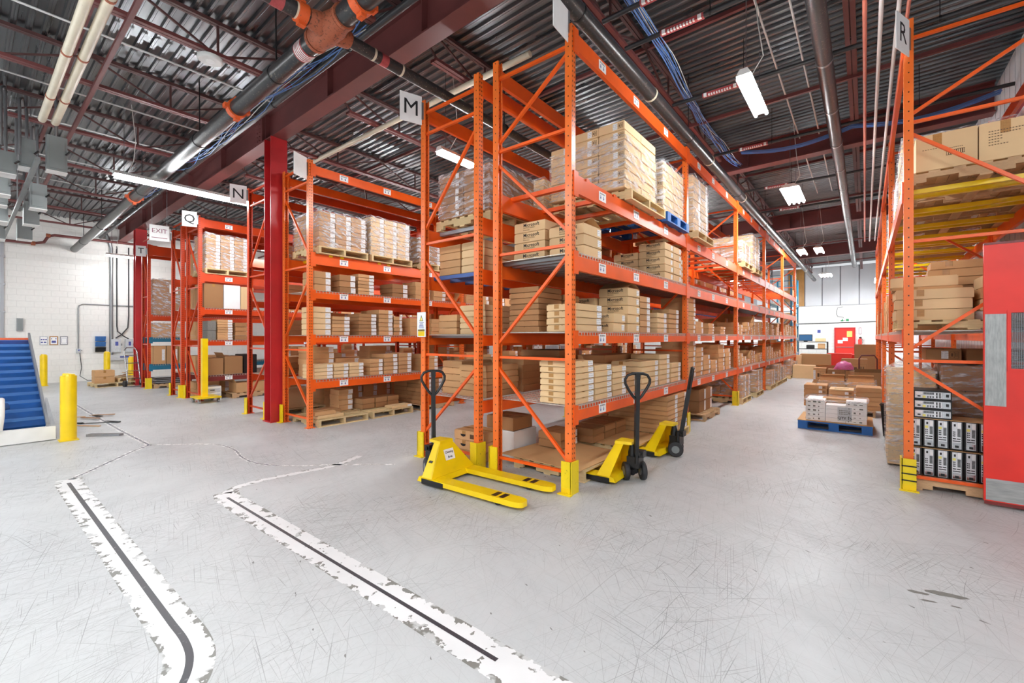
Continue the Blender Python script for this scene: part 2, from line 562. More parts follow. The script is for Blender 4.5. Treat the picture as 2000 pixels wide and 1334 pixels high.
# ---------------------------------------------------------------- girders and joists
GIR = (3.75, 11.35, 18.6, 25.9)
for i, gy in enumerate(GIR):
    x1 = XR if i else 9.0
    mb = MB()
    def slab(ya, yb, za, zb):
        a, b = SL(XL), SL(x1)
        mb.hull8([(XL, ya, za + a), (x1, ya, za + b), (x1, yb, za + b), (XL, yb, za + a)], [(XL, ya, zb + a), (x1, ya, zb + b), (x1, yb, zb + b), (XL, yb, zb + a)])
    slab(gy - 0.125, gy + 0.125, 5.35, 5.375); slab(gy - 0.125, gy + 0.125, 5.875, 5.9)
    slab(gy - 0.008, gy + 0.008, 5.375, 5.875)
    for k in range(9):
        xs = -20.5 + k * 2.3
        mb.box(xs, xs + 0.012, gy - 0.1, gy + 0.1, 5.37 + SL(xs), 5.88 + SL(xs))
    o = struct('roof_girder', mb, 'primer_red')
    o['label'] = ['red steel roof girder resting on the red columns', 'red steel roof girder past the first hanging aisle light',
                  'third red steel roof girder along the aisle', 'red steel roof girder closest to the far wall'][i]
    o['category'] = 'girder'
    if i == 0:
        mb = MB(); mb.box(-9.4, -9.1, gy - 0.115, gy - 0.006, 5.37, 5.86)
        for a in range(6):
            mb.tube([(-9.2, gy - 0.13, 5.42 + a * 0.08), (-9.2, gy - 0.1, 5.42 + a * 0.08)], 0.014, 6)
            mb.tube([(-9.3, gy - 0.13, 5.42 + a * 0.08), (-9.3, gy - 0.1, 5.42 + a * 0.08)], 0.014, 6)
        mb.build('splice_plate', 'primer_red', o)

JX = (-0.15, -2.62, -4.85, -7.1, -9.35, -11.6, -13.85, -16.1, -18.35, -20.6)
def joist(x, y0, y1, first, name):
    ob = put('roof_joist', None, None, (x, y0, SL(x)))
    ob['kind'] = 'structure'
    ob['label'] = name; ob['category'] = 'joist'
    L = y1 - y0
    tc = MB(); tc.box(-0.045, -0.005, 0, L, 5.94, 5.99); tc.box(0.005, 0.045, 0, L, 5.94, 5.99)
    tc.build('top_chord', 'joist_red', ob)
    bc = MB(); bc.box(-0.062, -0.006, 0.5, L - 0.5, 5.5, 5.545); bc.box(0.006, 0.062, 0.5, L - 0.5, 5.5, 5.545)
    bc.build('bottom_chord', 'primer_red' if first else 'joist_red', ob)
    npan = max(2, round((L - 1.0) / 2.2))
    w = (L - 1.0) / npan
    segs = [((0, 0.1, 5.95), (0, 0.62, 5.52)), ((0, L - 0.1, 5.95), (0, L - 0.62, 5.52))]
    for k in range(npan):
        a = 0.5 + k * w
        segs += [((0, a, 5.95 if k else 5.93), (0, a + w / 2 - 0.05, 5.53)), ((0, a + w / 2 + 0.05, 5.53), (0, a + w, 5.95)), ((0, a + w / 2, 5.53), (0, a + w / 2, 5.95))]
    if first:
        for p, q in segs:
            MB().bar(p, q, 0.026, 0.026).build('web_member', 'joist_red', ob)
    else:
        mb = MB()
        for p, q in segs: mb.bar(p, q, 0.026, 0.026)
        o = mb.build('web_member', 'joist_red', ob); o['kind'] = 'stuff'
ORD = ['first', 'second', 'third', 'fourth', 'fifth', 'sixth', 'seventh', 'eighth', 'ninth', 'tenth', 'eleventh', 'twelfth']
spans = [(-5.2, 3.75), (3.75, 11.35), (11.35, 18.6), (18.6, 25.9), (25.9, YF)]
spn = ['over the open floor before the column girder', 'between the column girder and the next girder', 'in the third roof span', 'in the fourth roof span', 'in the last roof span by far wall']
for si, (a, b) in enumerate(spans):
    for ji, x in enumerate(JX):
        if si == 0 and ji < 2: continue
        joist(x, a, b, si == 0 or (si == 1 and ji < 6), 'red open-web joist, %s from right wall, %s' % (ORD[ji], spn[si]))
# bridging angles along X
for i, (yy, z, x0, x1) in enumerate(((1.27, 5.46, -21, -5.0), (1.05, 5.93, -21, -5.0), (6.6, 5.93, XL, XR), (8.6, 5.46, XL, XR), (13.6, 5.93, XL, XR), (15.8, 5.46, XL, XR), (21, 5.93, XL, XR), (23, 5.46, XL, XR), (29, 5.46, XL, XR))):
    mb = MB()
    a, b = SL(x0), SL(x1)
    mb.hull8([(x0, yy - .003, z + a), (x1, yy - .003, z + b), (x1, yy + .003, z + b), (x0, yy + .003, z + a)], [(x0, yy - .003, z + a + .055), (x1, yy - .003, z + b + .055), (x1, yy + .003, z + b + .055), (x0, yy + .003, z + a + .055)])
    mb.hull8([(x0, yy, z + a), (x1, yy, z + b), (x1, yy + .05, z + b), (x0, yy + .05, z + a)], [(x0, yy, z + a + .006), (x1, yy, z + b + .006), (x1, yy + .05, z + b + .006), (x0, yy + .05, z + a + .006)])
    o = struct('bridging_angle', mb, 'primer_red')
    o['category'] = 'bridging'
    o['label'] = '%s red bridging angle crossing under the roof joists, counted toward far wall' % ORD[i]

# ================================================================ overhead services
# main sprinkler pipe along X with its cross fitting
PY, PZ, PR = 2.52, 4.97, 0.108
CXX = -4.58
t = thing('sprinkler_main', 'thick black sprinkler main with orange couplings and rusty cross fitting under the joists', 'pipe', (CXX, PY, PZ))
t.rotation_euler = (0, -0.0145, 0)
MB().tube([(XL - CXX, 0, 0), (-0.2, 0, 0)], PR, 20).build('pipe_run', 'black_pipe', t)
MB().tube([(0.2, 0, 0), (5.5, 0, 0)], PR, 20).build('pipe_run', 'black_pipe', t)
mb = MB().tube([(-0.26, 0, 0), (-0.2, 0, 0), (-0.1, 0, 0), (0.1, 0, 0), (0.2, 0, 0), (0.26, 0, 0)], [0.125, 0.125, 0.145, 0.145, 0.125, 0.125], 20)
mb.tube([(0, -0.24, 0), (0, -0.1, 0), (0, 0.1, 0), (0, 0.24, 0)], [0.09, 0.12, 0.12, 0.09], 18)
mb.build('cross_fitting', 'rust', t)
for x in (-0.29, 0.29):
    MB().tube([(x - 0.02, 0, 0), (x + 0.02, 0, 0)], PR + 0.022, 20).build('flange_ring', 'rust', t)
for x in (0.62, -2.6, -8.7):
    mb = MB().tube([(x - 0.05, 0, 0), (x + 0.05, 0, 0)], PR + 0.025, 18)
    mb.box(x - 0.045, x + 0.045, -0.03, 0.03, -PR - 0.06, PR + 0.06)
    mb.box(x - 0.045, x + 0.045, -PR - 0.06, PR + 0.06, -0.03, 0.03)
    mb.build('coupling', 'coupling_orange', t)
for x in (-1.3, -4.2, -8.0, -12.5, -15.5):
    mb = MB().tube([(x - 0.012, 0, 0), (x + 0.012, 0, 0)], PR + 0.008, 16)
    mb.bar((x, 0, PR), (x, 0, ROOF - PZ + 0.03), 0.014, 0.014)
    mb.build('hanger', 'black_metal', t)
MB().tube([(-0.62, 0, 0), (-0.44, 0, 0)], PR + 0.003, 20, cap=False).build('pipe_sticker', 'red_sticker', t)
mb = MB()
for k in range(5): mb.tube([(-0.60 + k * 0.03, 0, 0), (-0.585 + k * 0.03, 0, 0)], PR + 0.004, 20, cap=False)
mb.build('sticker_print', 'white_paper', t)
# branch along Y from the cross
t = thing('sprinkler_branch', 'black sprinkler branch pipe leaving the rusty cross fitting over rack M', 'pipe', (CXX, PY, PZ))
MB().tube([(0, 0.22, 0), (0, 20, 0)], 0.07, 16).build('pipe_run', 'black_pipe', t)
for y in (0.55, 0.95):
    MB().tube([(0, y - 0.015, 0), (0, y + 0.015, 0)], 0.073, 16, cap=False).build('tape_band', 'cream_pipe', t)
MB().tube([(0, 0.64, 0), (0, 0.74, 0)], 0.0715, 16, cap=False).build('pipe_sticker', 'red_sticker', t)
for y in (3.0, 6.5, 10, 14):
    mb = MB().bar((0, y, 0.08), (0, y, ROOF - PZ), 0.014, 0.014); mb.tube([(0, y - 0.01, 0), (0, y + 0.01, 0)], 0.088, 14)
    mb.build('hanger', 'black_metal', t)
t = thing('sprinkler_branch', 'short tan-banded sprinkler branch with orange coupling on open side of cross fitting', 'pipe', (CXX, PY, PZ))
MB().tube([(0, -0.22, 0), (0, -3.2, 0)], 0.078, 16).build('pipe_run', 'black_pipe', t)
for y in (-0.36, -0.72, -1.05):
    MB().tube([(0, y - 0.02, 0), (0, y + 0.02, 0)], 0.083, 16, cap=False).build('tape_band', 'cream_pipe', t)
MB().tube([(0, -0.62, 0), (0, -0.5, 0)], 0.0795, 16, cap=False).build('pipe_sticker', 'red_sticker', t)
mb = MB().tube([(0, -0.36, 0), (0, -0.26, 0)], 0.105, 16); mb.box(-0.03, 0.03, -0.35, -0.27, -0.135, 0.135)
mb.build('coupling', 'coupling_orange', t)
mb = MB().tube([(0, -1.3, 0), (0, -1.2, 0)], 0.105, 16); mb.box(-0.03, 0.03, -1.29, -1.21, -0.135, 0.135)
mb.build('coupling', 'coupling_orange', t)

def pipe(name, label, p, q, r, mat, hang=0, group=None, rings=0, ringmat='galvanised', n=12):
    t = thing(name, label, 'pipe', p, 0, group)
    d = Vector(q) - Vector(p)
    MB().tube([(0, 0, 0), d], r, n).build('pipe_run', mat, t)
    for k in range(hang):
        c = d * ((k + 0.5) / hang)
        u = d.normalized()
        mb = MB().tube([c - u * 0.012, c + u * 0.012], r + 0.008, 10)
        mb.bar(c + Vector((0, 0, r)), (c.x, c.y, roofz(p[0] + c.x) - p[2]), 0.01, 0.01)
        mb.build('hanger', 'black_metal', t)
    for k in range(rings):
        c = d * ((k + 0.3) / rings); u = d.normalized()
        MB().tube([c - u * 0.02, c + u * 0.02], r + 0.006, n).build('strap', ringmat, t)
    return t
pipe('drain_pipe', 'slim dark pipe running beside the big sprinkler main', (-2.0, 3.2, 5.45), (XL, 3.2, 5.26), 0.042, 'dark_pipe', 9)
pipe('roof_pipe', 'black roof pipe hanging above the aisle side of the tall rack', (-2.36, 2.2, 5.02), (-2.36, 32, 5.02), 0.095, 'black_pipe', 8, None, 10, 'cream_pipe', 18)
pipe('duct_pipe', 'long dark duct pipe with metal straps over the aisle', (-0.42, 3.5, 5.28), (-0.42, 29, 5.28), 0.095, 'black_pipe', 0, None, 16, 'galvanised', 18)
for i, (x, m, z, nm) in enumerate(((0.0, 'salmon_pipe', 5.32, 'pinkish pipe running lengthwise beside the duct pipe'), (0.145, 'white_pipe', 5.32, 'white conduit between pinkish pipe and another white conduit'),
                                   (0.30, 'white_pipe', 5.32, 'white conduit nearest the top of rack R'), (0.38, 'salmon_pipe', 5.28, 'thin pinkish pipe along the top of rack R'))):
    pipe('conduit', nm, (x, 3.0, z), (x, 22, z), 0.022 if i != 3 else 0.018, m, 0)
for i, y in enumerate((4.9, 5.55, 7.4, 10.0, 13.0, 15.5)):
    t = pipe('sprinkler_line', '%s dark sprinkler line with red sticker crossing the aisle from girder end' % ORD[i], (-2.5, y, 5.45), (XR, y, 5.45), 0.03, 'dark_pipe', 2)
    mb = MB().box(0.48, 1.0, -0.033, 0.028, -0.0335, 0.02)
    s = mb.build('pipe_sticker', 'red_sticker', t)
    a = MB()
    for x0 in (0.5, 0.93):
        a.box(x0, x0 + 0.045, -0.0345, 0.0, -0.035, 0.015)
    a.build('sticker_arrows', 'white_paper', s)
    a = MB()
    for k in range(9): a.box(0.57 + k * 0.038, 0.592 + k * 0.038, -0.0345, 0.0, -0.0345, -0.01)
    a.build('sticker_print', 'white_paper', s)
for i, (x, lbl) in enumerate(((-1.1, 'thin white roof conduit above the hanging aisle lights'), (-0.75, 'thin white roof conduit between aisle lights and duct pipe'), (-0.2, 'thin grey roof conduit on the rack R side of duct pipe'))):
    pipe('roof_conduit', lbl, (x, 4.2, 5.9), (x, 16, 5.9), 0.014, 'white_pipe', 0, None, 0, 'galvanised', 6)
pipe('cream_pipe', 'cream pipe entering the electrical boxes, closer to the white disc', (-2.5, 0.98, 5.17), (-10.55, 0.98, 5.17), 0.052, 'cream_pipe', 0, 'pair of cream pipes', 5, 'rust')
pipe('cream_pipe', 'cream pipe entering the electrical boxes, farther from the white disc', (-2.5, 0.83, 5.17), (-10.55, 0.83, 5.17), 0.052, 'cream_pipe', 0, 'pair of cream pipes', 5, 'rust')
for i, (x, z) in enumerate(((-8.4, 5.86), (-10.6, 5.8), (-12.5, 5.86), (-14.8, 5.8), (-17.2, 5.86))):
    pipe('roof_conduit', '%s thin white conduit run lengthwise over the open floor, counted from cross fitting' % ORD[i], (x, -3, z), (x, 3.6, z), 0.015, 'white_pipe', 0, None, 0, 'galvanised', 6)
for i, (x, y, z) in enumerate(((-6.2, 4.9, 5.75), (-8.2, 6.5, 5.8))):
    pipe('roof_conduit', ['cream conduit crossing above rack M toward the column', 'thin grey conduit crossing over rack by red column'][i], (-3.6, y, z - 0.25), (-12, y, z - 0.25), 0.045 if i == 0 else 0.02, 'cream_pipe' if i == 0 else 'galvanised', 0, None, 0, 'galvanised', 10)

# blue data cables along the joist by the tall rack
t = thing('cable_bundle', 'blue data cable bundle tied along the joist beside the roof pipe', 'cable', (-2.25, 3.0, 5.6))
random.seed(3)
for k in range(11):
    ox, oz = random.uniform(-0.07, 0.07), random.uniform(-0.05, 0.05)
    ph = random.uniform(0, 6)
    pts = [(ox + 0.03 * math.sin(j * 0.5 + ph) + 0.10 * math.sin(j * 0.22), j * 0.3, oz + 0.02 * math.cos(j * 0.7 + ph) - 0.05 * abs(math.sin(j * 0.55))) for j in range(29)]
    MB().tube(pts, 0.006, 5).build('cable', 'cable_white' if k > 8 else 'cable_blue', t)
t = thing('cable_bundle', 'blue data cable bundle sagging across the aisle toward rack R', 'cable', (-2.1, 10.6, 5.62))
for k in range(9):
    a, b = random.uniform(-0.05, 0.05), random.uniform(-0.04, 0.04)
    MB().tube([(j * 0.16, a + random.uniform(-.006, .006), b - 0.14 * abs(math.sin(j / 12 * PI))) for j in range(25)], 0.007, 5).build('cable', 'cable_blue', t)
t = thing('cable_bundle', 'loose blue and white cables under the big sprinkler main', 'cable', (-4.5, 2.85, 5.2))
for k in range(8):
    ph = random.uniform(0, 6)
    pts = [(-j * 0.4, 0.07 * math.sin(j * 0.45 + ph) + 0.05 * math.sin(j * 0.9 + k), 0.05 * math.cos(j * 0.6 + ph) - 0.08 * abs(math.sin(j * 0.35))) for j in range(30)]
    MB().tube(pts, 0.006, 5).build('cable', 'cable_white' if k % 3 == 2 else 'cable_blue', t)
# ceiling disc on the joist
t = thing('access_point', 'round white ceiling disc fixed below the red joist', 'ceiling disc', (-7.1, 2.16, 5.425))
MB().tube([(0, 0, 0), (0, 0, 0.012), (0, 0, 0.05)], [0.13, 0.15, 0.15], 28).build('disc_cover', 'white_enamel', t)
MB().tube([(0, 0, -0.006), (0, 0, 0)], [0.05, 0.055], 20).build('disc_boss', 'white_paper', t)
MB().tube([(0, 0, 0.05), (0, 0, 0.1)], 0.05, 12).build('mounting_stub', 'white_enamel', t)

# fluorescent fixtures
def fixture(x, y, L, ntube, label, z=4.62, w=0.16, rz=0.0, glow='tube_glow'):
    t = thing('strip_light', label, 'light', (x, y, z), rz, 'hanging strip lights')
    mb = MB()
    mb.hull8([(-w / 2, 0, 0.02), (w / 2, 0, 0.02), (w / 2, L, 0.02), (-w / 2, L, 0.02)], [(-w / 4, 0, 0.09), (w / 4, 0, 0.09), (w / 4, L, 0.09), (-w / 4, L, 0.09)])
    mb.build('housing', 'white_enamel', t)
    for k in range(ntube):
        xx = (k - (ntube - 1) / 2) * (w * 0.8 / max(1, ntube - 1) if ntube > 1 else 0)
        MB().tube([(xx, 0.03, -0.005), (xx, L - 0.03, -0.005)], 0.02, 8).build('tube', glow, t)
    for yy in (0.15, L - 0.15):
        MB().bar((0, yy, 0.09), (0, yy, roofz(x) - z), 0.008, 0.008).build('chain', 'chrome', t)
    MB().tube([(0.05, 0.2, 0.09), (0.16, 0.26, 0.3), (0.1, 0.3, 0.7), (0.04, 0.25, roofz(x) - z)], 0.006, 5).build('cord', 'cable_white', t)
fixture(-1.09, 5.62, 1.15, 2, 'hanging strip light over the aisle before the second girder', 4.6)
fixture(-1.2, 10.5, 1.3, 4, 'wide strip light over the aisle past the second girder', 4.62, 0.34, 0, 'tube_glow_high')
fixture(-1.75, 18.2, 1.2, 2, 'strip light over the aisle beside its twin, toward far wall', 4.62, 0.24, 0, 'tube_glow_high')
fixture(-1.25, 18.2, 1.2, 2, 'strip light over the aisle on rack R side of its twin', 4.62, 0.24, 0, 'tube_glow_high')
fixture(-1.5, 26.0, 1.2, 4, 'strip light hanging closest to the far wall panels', 4.62, 0.5, 0, 'tube_glow_high')
fixture(-10.8, 1.75, 2.35, 2, 'long white strip light hanging in front of sign N', 4.58, 0.24)
fixture(-5.35, 4.8, 1.2, 2, 'short glowing strip light hanging inside the aisle behind sign M', 4.58)
for k, yy in enumerate((9.5, 14.5, 20.0, 26.0)):
    fixture(-5.6, yy, 2.4, 2, '%s strip light farther down the aisle behind sign M' % ORD[k], 4.62)
for k, yy in enumerate((7.0, 13.0, 19.0)):
    fixture(-11.3, yy, 2.4, 2, '%s strip light down the aisle behind sign N' % ORD[k], 4.62)
for k, (x, yy) in enumerate(((-4.6, 28.5), (-8.5, 28.5), (0.6, 29.5))):  # extra lamps added only to lift the brightness of the far wall
    fixture(x, yy, 2.4, 4, '%s added strip light brightening the far wall from the cross aisle' % ORD[k], 4.62, 0.4)
for k, yy in enumerate((6.5, 12.5)):
    fixture(-16.3, yy, 2.4, 2, '%s strip light down the aisle behind sign Q' % ORD[k], 4.62)
fixture(-20.3, 3.1, 1.2, 2, 'short strip light beside the wall conduits near sign T', 4.4)
fixture(-16.8, -2.3, 2.4, 4, 'unseen strip light added to brighten the wall beyond the conveyor', 4.7)  # added lamp kept out of view, brightens the left wall
for k, (x, yy) in enumerate(((-10.8, -3.4), (-5.2, -2.6), (-1.2, -3.2), (3.0, -1.0), (-5.2, -7), (-11, -8), (1.5, -7))):  # unseen lamps added as front fill for the rack ends
    fixture(x, yy, 2.4, 2 if k in (0, 1, 5) else 4, '%s unseen strip light added as fill over open floor behind the viewer' % ORD[k], 4.62, 0.34 if k not in (0, 1, 5) else 0.16)

# bus duct with switch boxes
t = thing('bus_duct', 'overhead electrical bus duct carrying the grey switch boxes', 'bus duct', (-10.2, 0.78, 4.5))
MB().box(-9.5, -0.3, -0.03, 0.03, -0.03, 0.03).build('duct', 'grey_enamel', t)
for x in (-1.5, -4.5, -8):
    MB().bar((x, 0, 0.05), (x, 0, ROOF - 4.5), 0.02, 0.02).build('hanger_rod', 'galvanised', t)
def switch_box(x, y, z, w, d, h, label):
    t = thing('switch_box', label, 'electrical box', (x, y, z))
    MB().box(-w / 2, w / 2, -d / 2, d / 2, 0.0, h).build('enclosure', 'grey_enamel', t)
    MB().box(-w / 2 - 0.004, w / 2 + 0.004, -d / 2 - 0.004, d / 2 + 0.004, -0.012, 0.004).build('bottom_plate', 'white_enamel', t)
    MB().box(w / 2, w / 2 + 0.012, -d / 2 + 0.03, d / 2 - 0.03, 0.04, h - 0.03).build('front_cover', 'grey_enamel', t)
    MB().bar((w / 2 + 0.01, d / 2 - 0.02, h * 0.5), (w / 2 + 0.05, d / 2 + 0.03, h * 0.62), 0.02, 0.02).build('lever', 'black_plastic', t)
    mb = MB(); mb.tube([(0.0, 0, h), (0.0, 0, h + 0.5), (-0.15, 0, ROOF - z - 0.3), (-0.15, 0, ROOF - z)], 0.022, 8)
    mb.build('riser_conduit', 'galvanised', t)
switch_box(-10.6, 1.0, 4.36, 0.2, 0.24, 0.58, 'tall grey switch box under the cream pipes')
switch_box(-11.5, 0.72, 4.545, 0.3, 0.2, 0.5, 'grey switch box second along the bus duct from cream pipes')
switch_box(-11.1, 0.46, 4.28, 0.3, 0.22, 0.36, 'stepped grey switch box on near side of the bus duct, topmost')
switch_box(-12.0, 0.42, 4.12, 0.3, 0.26, 0.32, 'stepped grey switch box second of the near row')
switch_box(-12.9, 0.42, 4.1, 0.3, 0.26, 0.3, 'stepped grey switch box third of the near row')
switch_box(-13.2, 0.98, 4.2, 0.28, 0.24, 0.5, 'grey switch box with pale base hanging past the tall one')
switch_box(-14.6, 0.98, 4.1, 0.28, 0.24, 0.5, 'dark grey switch box next along toward the wall')
switch_box(-13.9, 0.35, 3.95, 0.5, 0.5, 0.62, 'largest grey switch box hanging over the conveyor')
switch_box(-16.0, 0.45, 3.9, 0.4, 0.4, 0.5, 'grey switch box behind the largest one')
switch_box(-16.6, 1.0, 4.05, 0.3, 0.26, 0.5, 'small dark switch box closest to the white block wall')
# conduit risers bending at the ceiling
for k, (x, y) in enumerate(((-10.9, 0.4), (-11.2, 0.62), (-11.9, 0.62), (-12.6, 0.85))):
    t = thing('conduit_drop', '%s bent steel conduit dropping to the switch boxes, from cream pipes' % ORD[k], 'conduit', (x, y, 4.5))
    MB().tube([(0, 0, 0.2), (0, 0, 1.0), (-0.05, 0, 1.15), (-0.2, 0.04, 1.24), (-1.2, 0.12, 1.26)], 0.022, 8).build('conduit_run', 'galvanised', t)

# ================================================================ pallet racks
PW = 0.078
def post_mesh(h, mat, flip):
    s = -1 if flip else 1
    a, b, c = PW / 2, PW / 2, 0.006
    prof = [(a, -b), (a, b), (-a, b), (-a, b - 0.018), (-a + c, b - 0.018), (-a + c, b - c), (a - c, b - c), (a - c, -b + c), (-a + c, -b + c), (-a + c, -b + 0.018), (-a, -b + 0.018), (-a, -b)]
    prof = [(s * x, y) for x, y in prof]
    if flip: prof = prof[::-1]
    mb = MB().prism(prof, 0.012, h)
    mb.box(-0.06, 0.06, -0.07, 0.07, 0, 0.012)
    return mb.mesh('post', mat)
def guard(parent, x, y, side, h=0.33):
    """yellow column guard wrapped round the aisle corner of a post"""
    mb = MB()
    w = 0.115
    mb.box(x - w / 2, x + w / 2, y - 0.085, y - 0.07, 0, h)
    mb.box(x + side * w / 2 - 0.008, x + side * w / 2 + 0.008, y - 0.085, y + 0.06, 0, h)
    mb.box(x - w / 2 - 0.02, x + w / 2 + 0.02, y - 0.13, y - 0.08, 0, 0.01)
    o = mb.build('post_guard', 'guard_yellow', parent)
    MB().box(x - w / 2 + 0.004, x + w / 2 - 0.004, y - 0.088, y - 0.084, 0.02, 0.065).build('guard_tag', 'yellow_paint', o)
    return o

# brace schedules: (horizontals, diagonals as (x side of start, z start, z end)); side 0 = aisle post, 1 = rear post
BR_A = ((4.60, 3.75, 2.55, 1.365, 0.20), ((0, 4.55, 3.83), (1, 3.62, 2.67), (0, 2.47, 1.50), (1, 1.26, 0.29)))
BR_B = ((4.62, 4.33, 2.85, 1.365, 0.16), ((1, 4.17, 3.03), (0, 2.64, 1.59), (1, 1.245, 0.316)))
BR_C = ((4.62, 4.33, 2.85, 1.365, 0.16), ((0, 4.17, 3.03), (1, 2.64, 1.59), (0, 1.245, 0.316)))
BR_R = ((4.735, 3.85, 2.60, 1.35, 0.14), ((0, 3.925, 4.60), (0, 3.75, 2.75), (0, 1.457, 2.45), (0, 1.31, 0.40)))
class Rack:
    pass
def rack(label, x, y, depth, nb, pitch, levels, br, side=1, height=4.75, om='orange_paint', pm='post_orange', guards=(0, 1), labels_to=2, far_brace=True, group=None):
    """x,y: aisle face post at the end frame; the rack goes back by depth to -x*side and along +Y"""
    R = Rack()
    t = thing('pallet_rack', label, 'rack', (x, y, 0), 0, 'orange pallet racks')
    R.t, R.x, R.y, R.d, R.p, R.s, R.lv, R.nb = t, x, y, depth, pitch, side, [l[0] for l in levels], nb
    hz, dg = br
    xa, xb = -side * PW / 2, -side * (depth - PW / 2)
    R.xa, R.xb = x + xa, x + xb
    pa = cached(('post', height, pm, side > 0), lambda: post_mesh(height, pm, side < 0))
    pb = cached(('post', height, pm, side < 0, 'b'), lambda: post_mesh(height, pm, side > 0))
    for f in range(nb + 1):
        fy = f * pitch
        put('post', pa, t, (xa, fy, 0)); put('post', pb, t, (xb, fy, 0))
        segs = [((xa, fy, z), (xb, fy, z)) for z in hz]
        for s0, z0, z1 in dg:
            segs.append(((xa if s0 == 0 else xb, fy, z0), (xb if s0 == 0 else xa, fy, z1)))
        for p, q in segs:
            d = Vector(q) - Vector(p)
            ky = ('brace', round(d.x, 3), round(d.z, 3), om)
            def mk(d=d):
                u = d.normalized() * 0.025
                mb = MB().bar(u, d - u, 0.030, 0.034, 0, (0, 1, 0))
                return mb.mesh('brace', om)
            put('brace', cached(ky, mk), t, p)
    beam = {}
    for li, lev in enumerate(levels):
        z, h, m, deck = lev[:4]
        for b in range(nb):
            y0 = b * pitch + PW / 2
            L = pitch - PW
            def mkb():
                mb = MB()
                # stepped box beam, local origin at the top of its near end
                mb.box(-0.022, 0.022, 0, L, -h, -0.03); mb.box(-side * 0.002 - 0.02, -side * 0.002 + 0.02 if side < 0 else 0.006, 0, L, -0.03, 0.0)
                for yy in (0, L):
                    mb.box(0.016 if side > 0 else -0.028, 0.028 if side > 0 else -0.016, yy - 0.045, yy + 0.045, -h - 0.04, 0.02)
                return mb.mesh('beam', m)
            me = cached(('beam', h, m, side, round(L, 3)), mkb)
            for k, xx in enumerate((xa + side * (PW / 2 + 0.004 - 0.02), xb - side * (PW / 2 + 0.004 - 0.02))):
                bo = put('beam', me, t, (xx, y0, z))
                if k == 0 and b < labels_to:
                    for q, fr in enumerate((0.16, 0.42, 0.72)):
                        lb = cached(('beamlabel', side), lambda: beam_label(side))
                        put('location_label', lb, bo, (side * 0.0235, L * fr, -h * 0.53))
            if deck == 'wire':
                put('wire_deck', cached(('wire', round(L, 3), round(depth, 3), side), lambda: wire_deck(L, depth, side)), t, (0, y0, z))
            elif deck == 'sheet':
                put('wire_deck', cached(('wire', round(L, 3), round(depth, 3), side), lambda: wire_deck(L, depth, side)), t, (0, y0, z))
                put('deck_panel', cached(('sheet', round(L, 3), round(depth, 3), side), lambda: sheet_deck(L, depth, side)), t, (0, y0, z))
            elif deck in ('bars', 'yellow', 'blue', 'grey'):
                mt = {'bars': om, 'yellow': 'yellow_paint', 'blue': 'blue_deck', 'grey': 'grey_steel'}[deck]
                bm = cached(('bar', round(depth, 3), mt, side), lambda: MB().box(min(0, -side * depth) + 0.02, max(0, -side * depth) - 0.02, -0.03, 0.03, -0.045, 0.004).box(min(side * 0.001, side * 0.007), max(side * 0.001, side * 0.007), -0.035, 0.035, -0.03, 0.006).box(min(0, side * -0.03), max(0, side * -0.03), -0.03, 0.03, 0.001, 0.006).mesh('pallet_support', mt))
                for fr in ((0.09, 0.15, 0.37, 0.43, 0.66, 0.72, 0.92) if deck == 'yellow' else (0.07, 0.25, 0.40, 0.58, 0.73, 0.92) if deck != 'blue' else [i / 12 + 0.04 for i in range(12)]):
                    put('pallet_support', bm, t, (0, y0 + L * fr, z))
    for f in guards:
        guard(t, xa, f * pitch, side) if f >= 0 else guard(t, xb, (-f - 1) * pitch, -side)
    return R
def beam_label(side):
    mb = MB()
    mb.box(0, side * 0.002, -0.085, 0.085, -0.052, 0.052, 0) if side > 0 else mb.box(-0.002, 0, -0.085, 0.085, -0.052, 0.052, 0)
    e = side * 0.0026
    for yy in (-0.045, 0.025):
        mb.add([(e, yy - 0.016, -0.012), (e, yy + 0.016, -0.012), (e, yy, -0.038)], [(0, 1, 2)], 1)
        mb.add([(e, yy - 0.006, -0.012), (e, yy + 0.006, -0.012), (e, yy + 0.006, 0.012), (e, yy - 0.006, 0.012)], [(0, 1, 2, 3)], 1)
    for k in range(6):
        mb.add([(e, -0.06 + k * 0.021, 0.022), (e, -0.048 + k * 0.021, 0.022), (e, -0.048 + k * 0.021, 0.04), (e, -0.06 + k * 0.021, 0.04)], [(0, 1, 2, 3)], 2)
    return mb.mesh('location_label', ('white_paper', 'ink_blue', 'ink_black'))
def wire_deck(L, depth, side):
    mb = MB()
    n = int(L / 0.06)
    for i in range(n + 1):
        y = i * L / n
        a, b = sorted((side * 0.002, -side * depth))
        mb.box(a, b, y - 0.003, y + 0.003, 0.001, 0.007)
        xx = side * 0.002
        mb.box(xx - 0.003, xx + 0.004, y - 0.0045, y + 0.0045, -0.034, 0.007)
    k = int(depth / 0.1)
    for i in range(k + 1):
        x = -side * depth * i / k
        mb.box(x - 0.003, x + 0.003, 0, L, 0.007, 0.012)
    mb.box(side * 0.002 - 0.003, side * 0.002 + 0.003, 0, L, -0.033, -0.027)
    return mb.mesh('wire_deck', 'zinc_wire')
def sheet_deck(L, depth, side):
    mb = MB()
    a, b = sorted((-side * 0.03, -side * (depth - 0.03)))
    y, pr = 0.0, []
    while y < L - 0.15:
        pr += [(y, -0.004), (y + 0.07, -0.004), (y + 0.085, -0.034), (y + 0.145, -0.034)]
        y += 0.16
    pr.append((L, -0.004))
    n = len(pr)
    vs = [(x, q, z) for x in (a, b) for q, z in pr]
    mb.add(vs, [(i, i + n, i + 1 + n, i + 1) for i in range(n - 1)])
    return mb.mesh('deck_panel', 'galvanised')

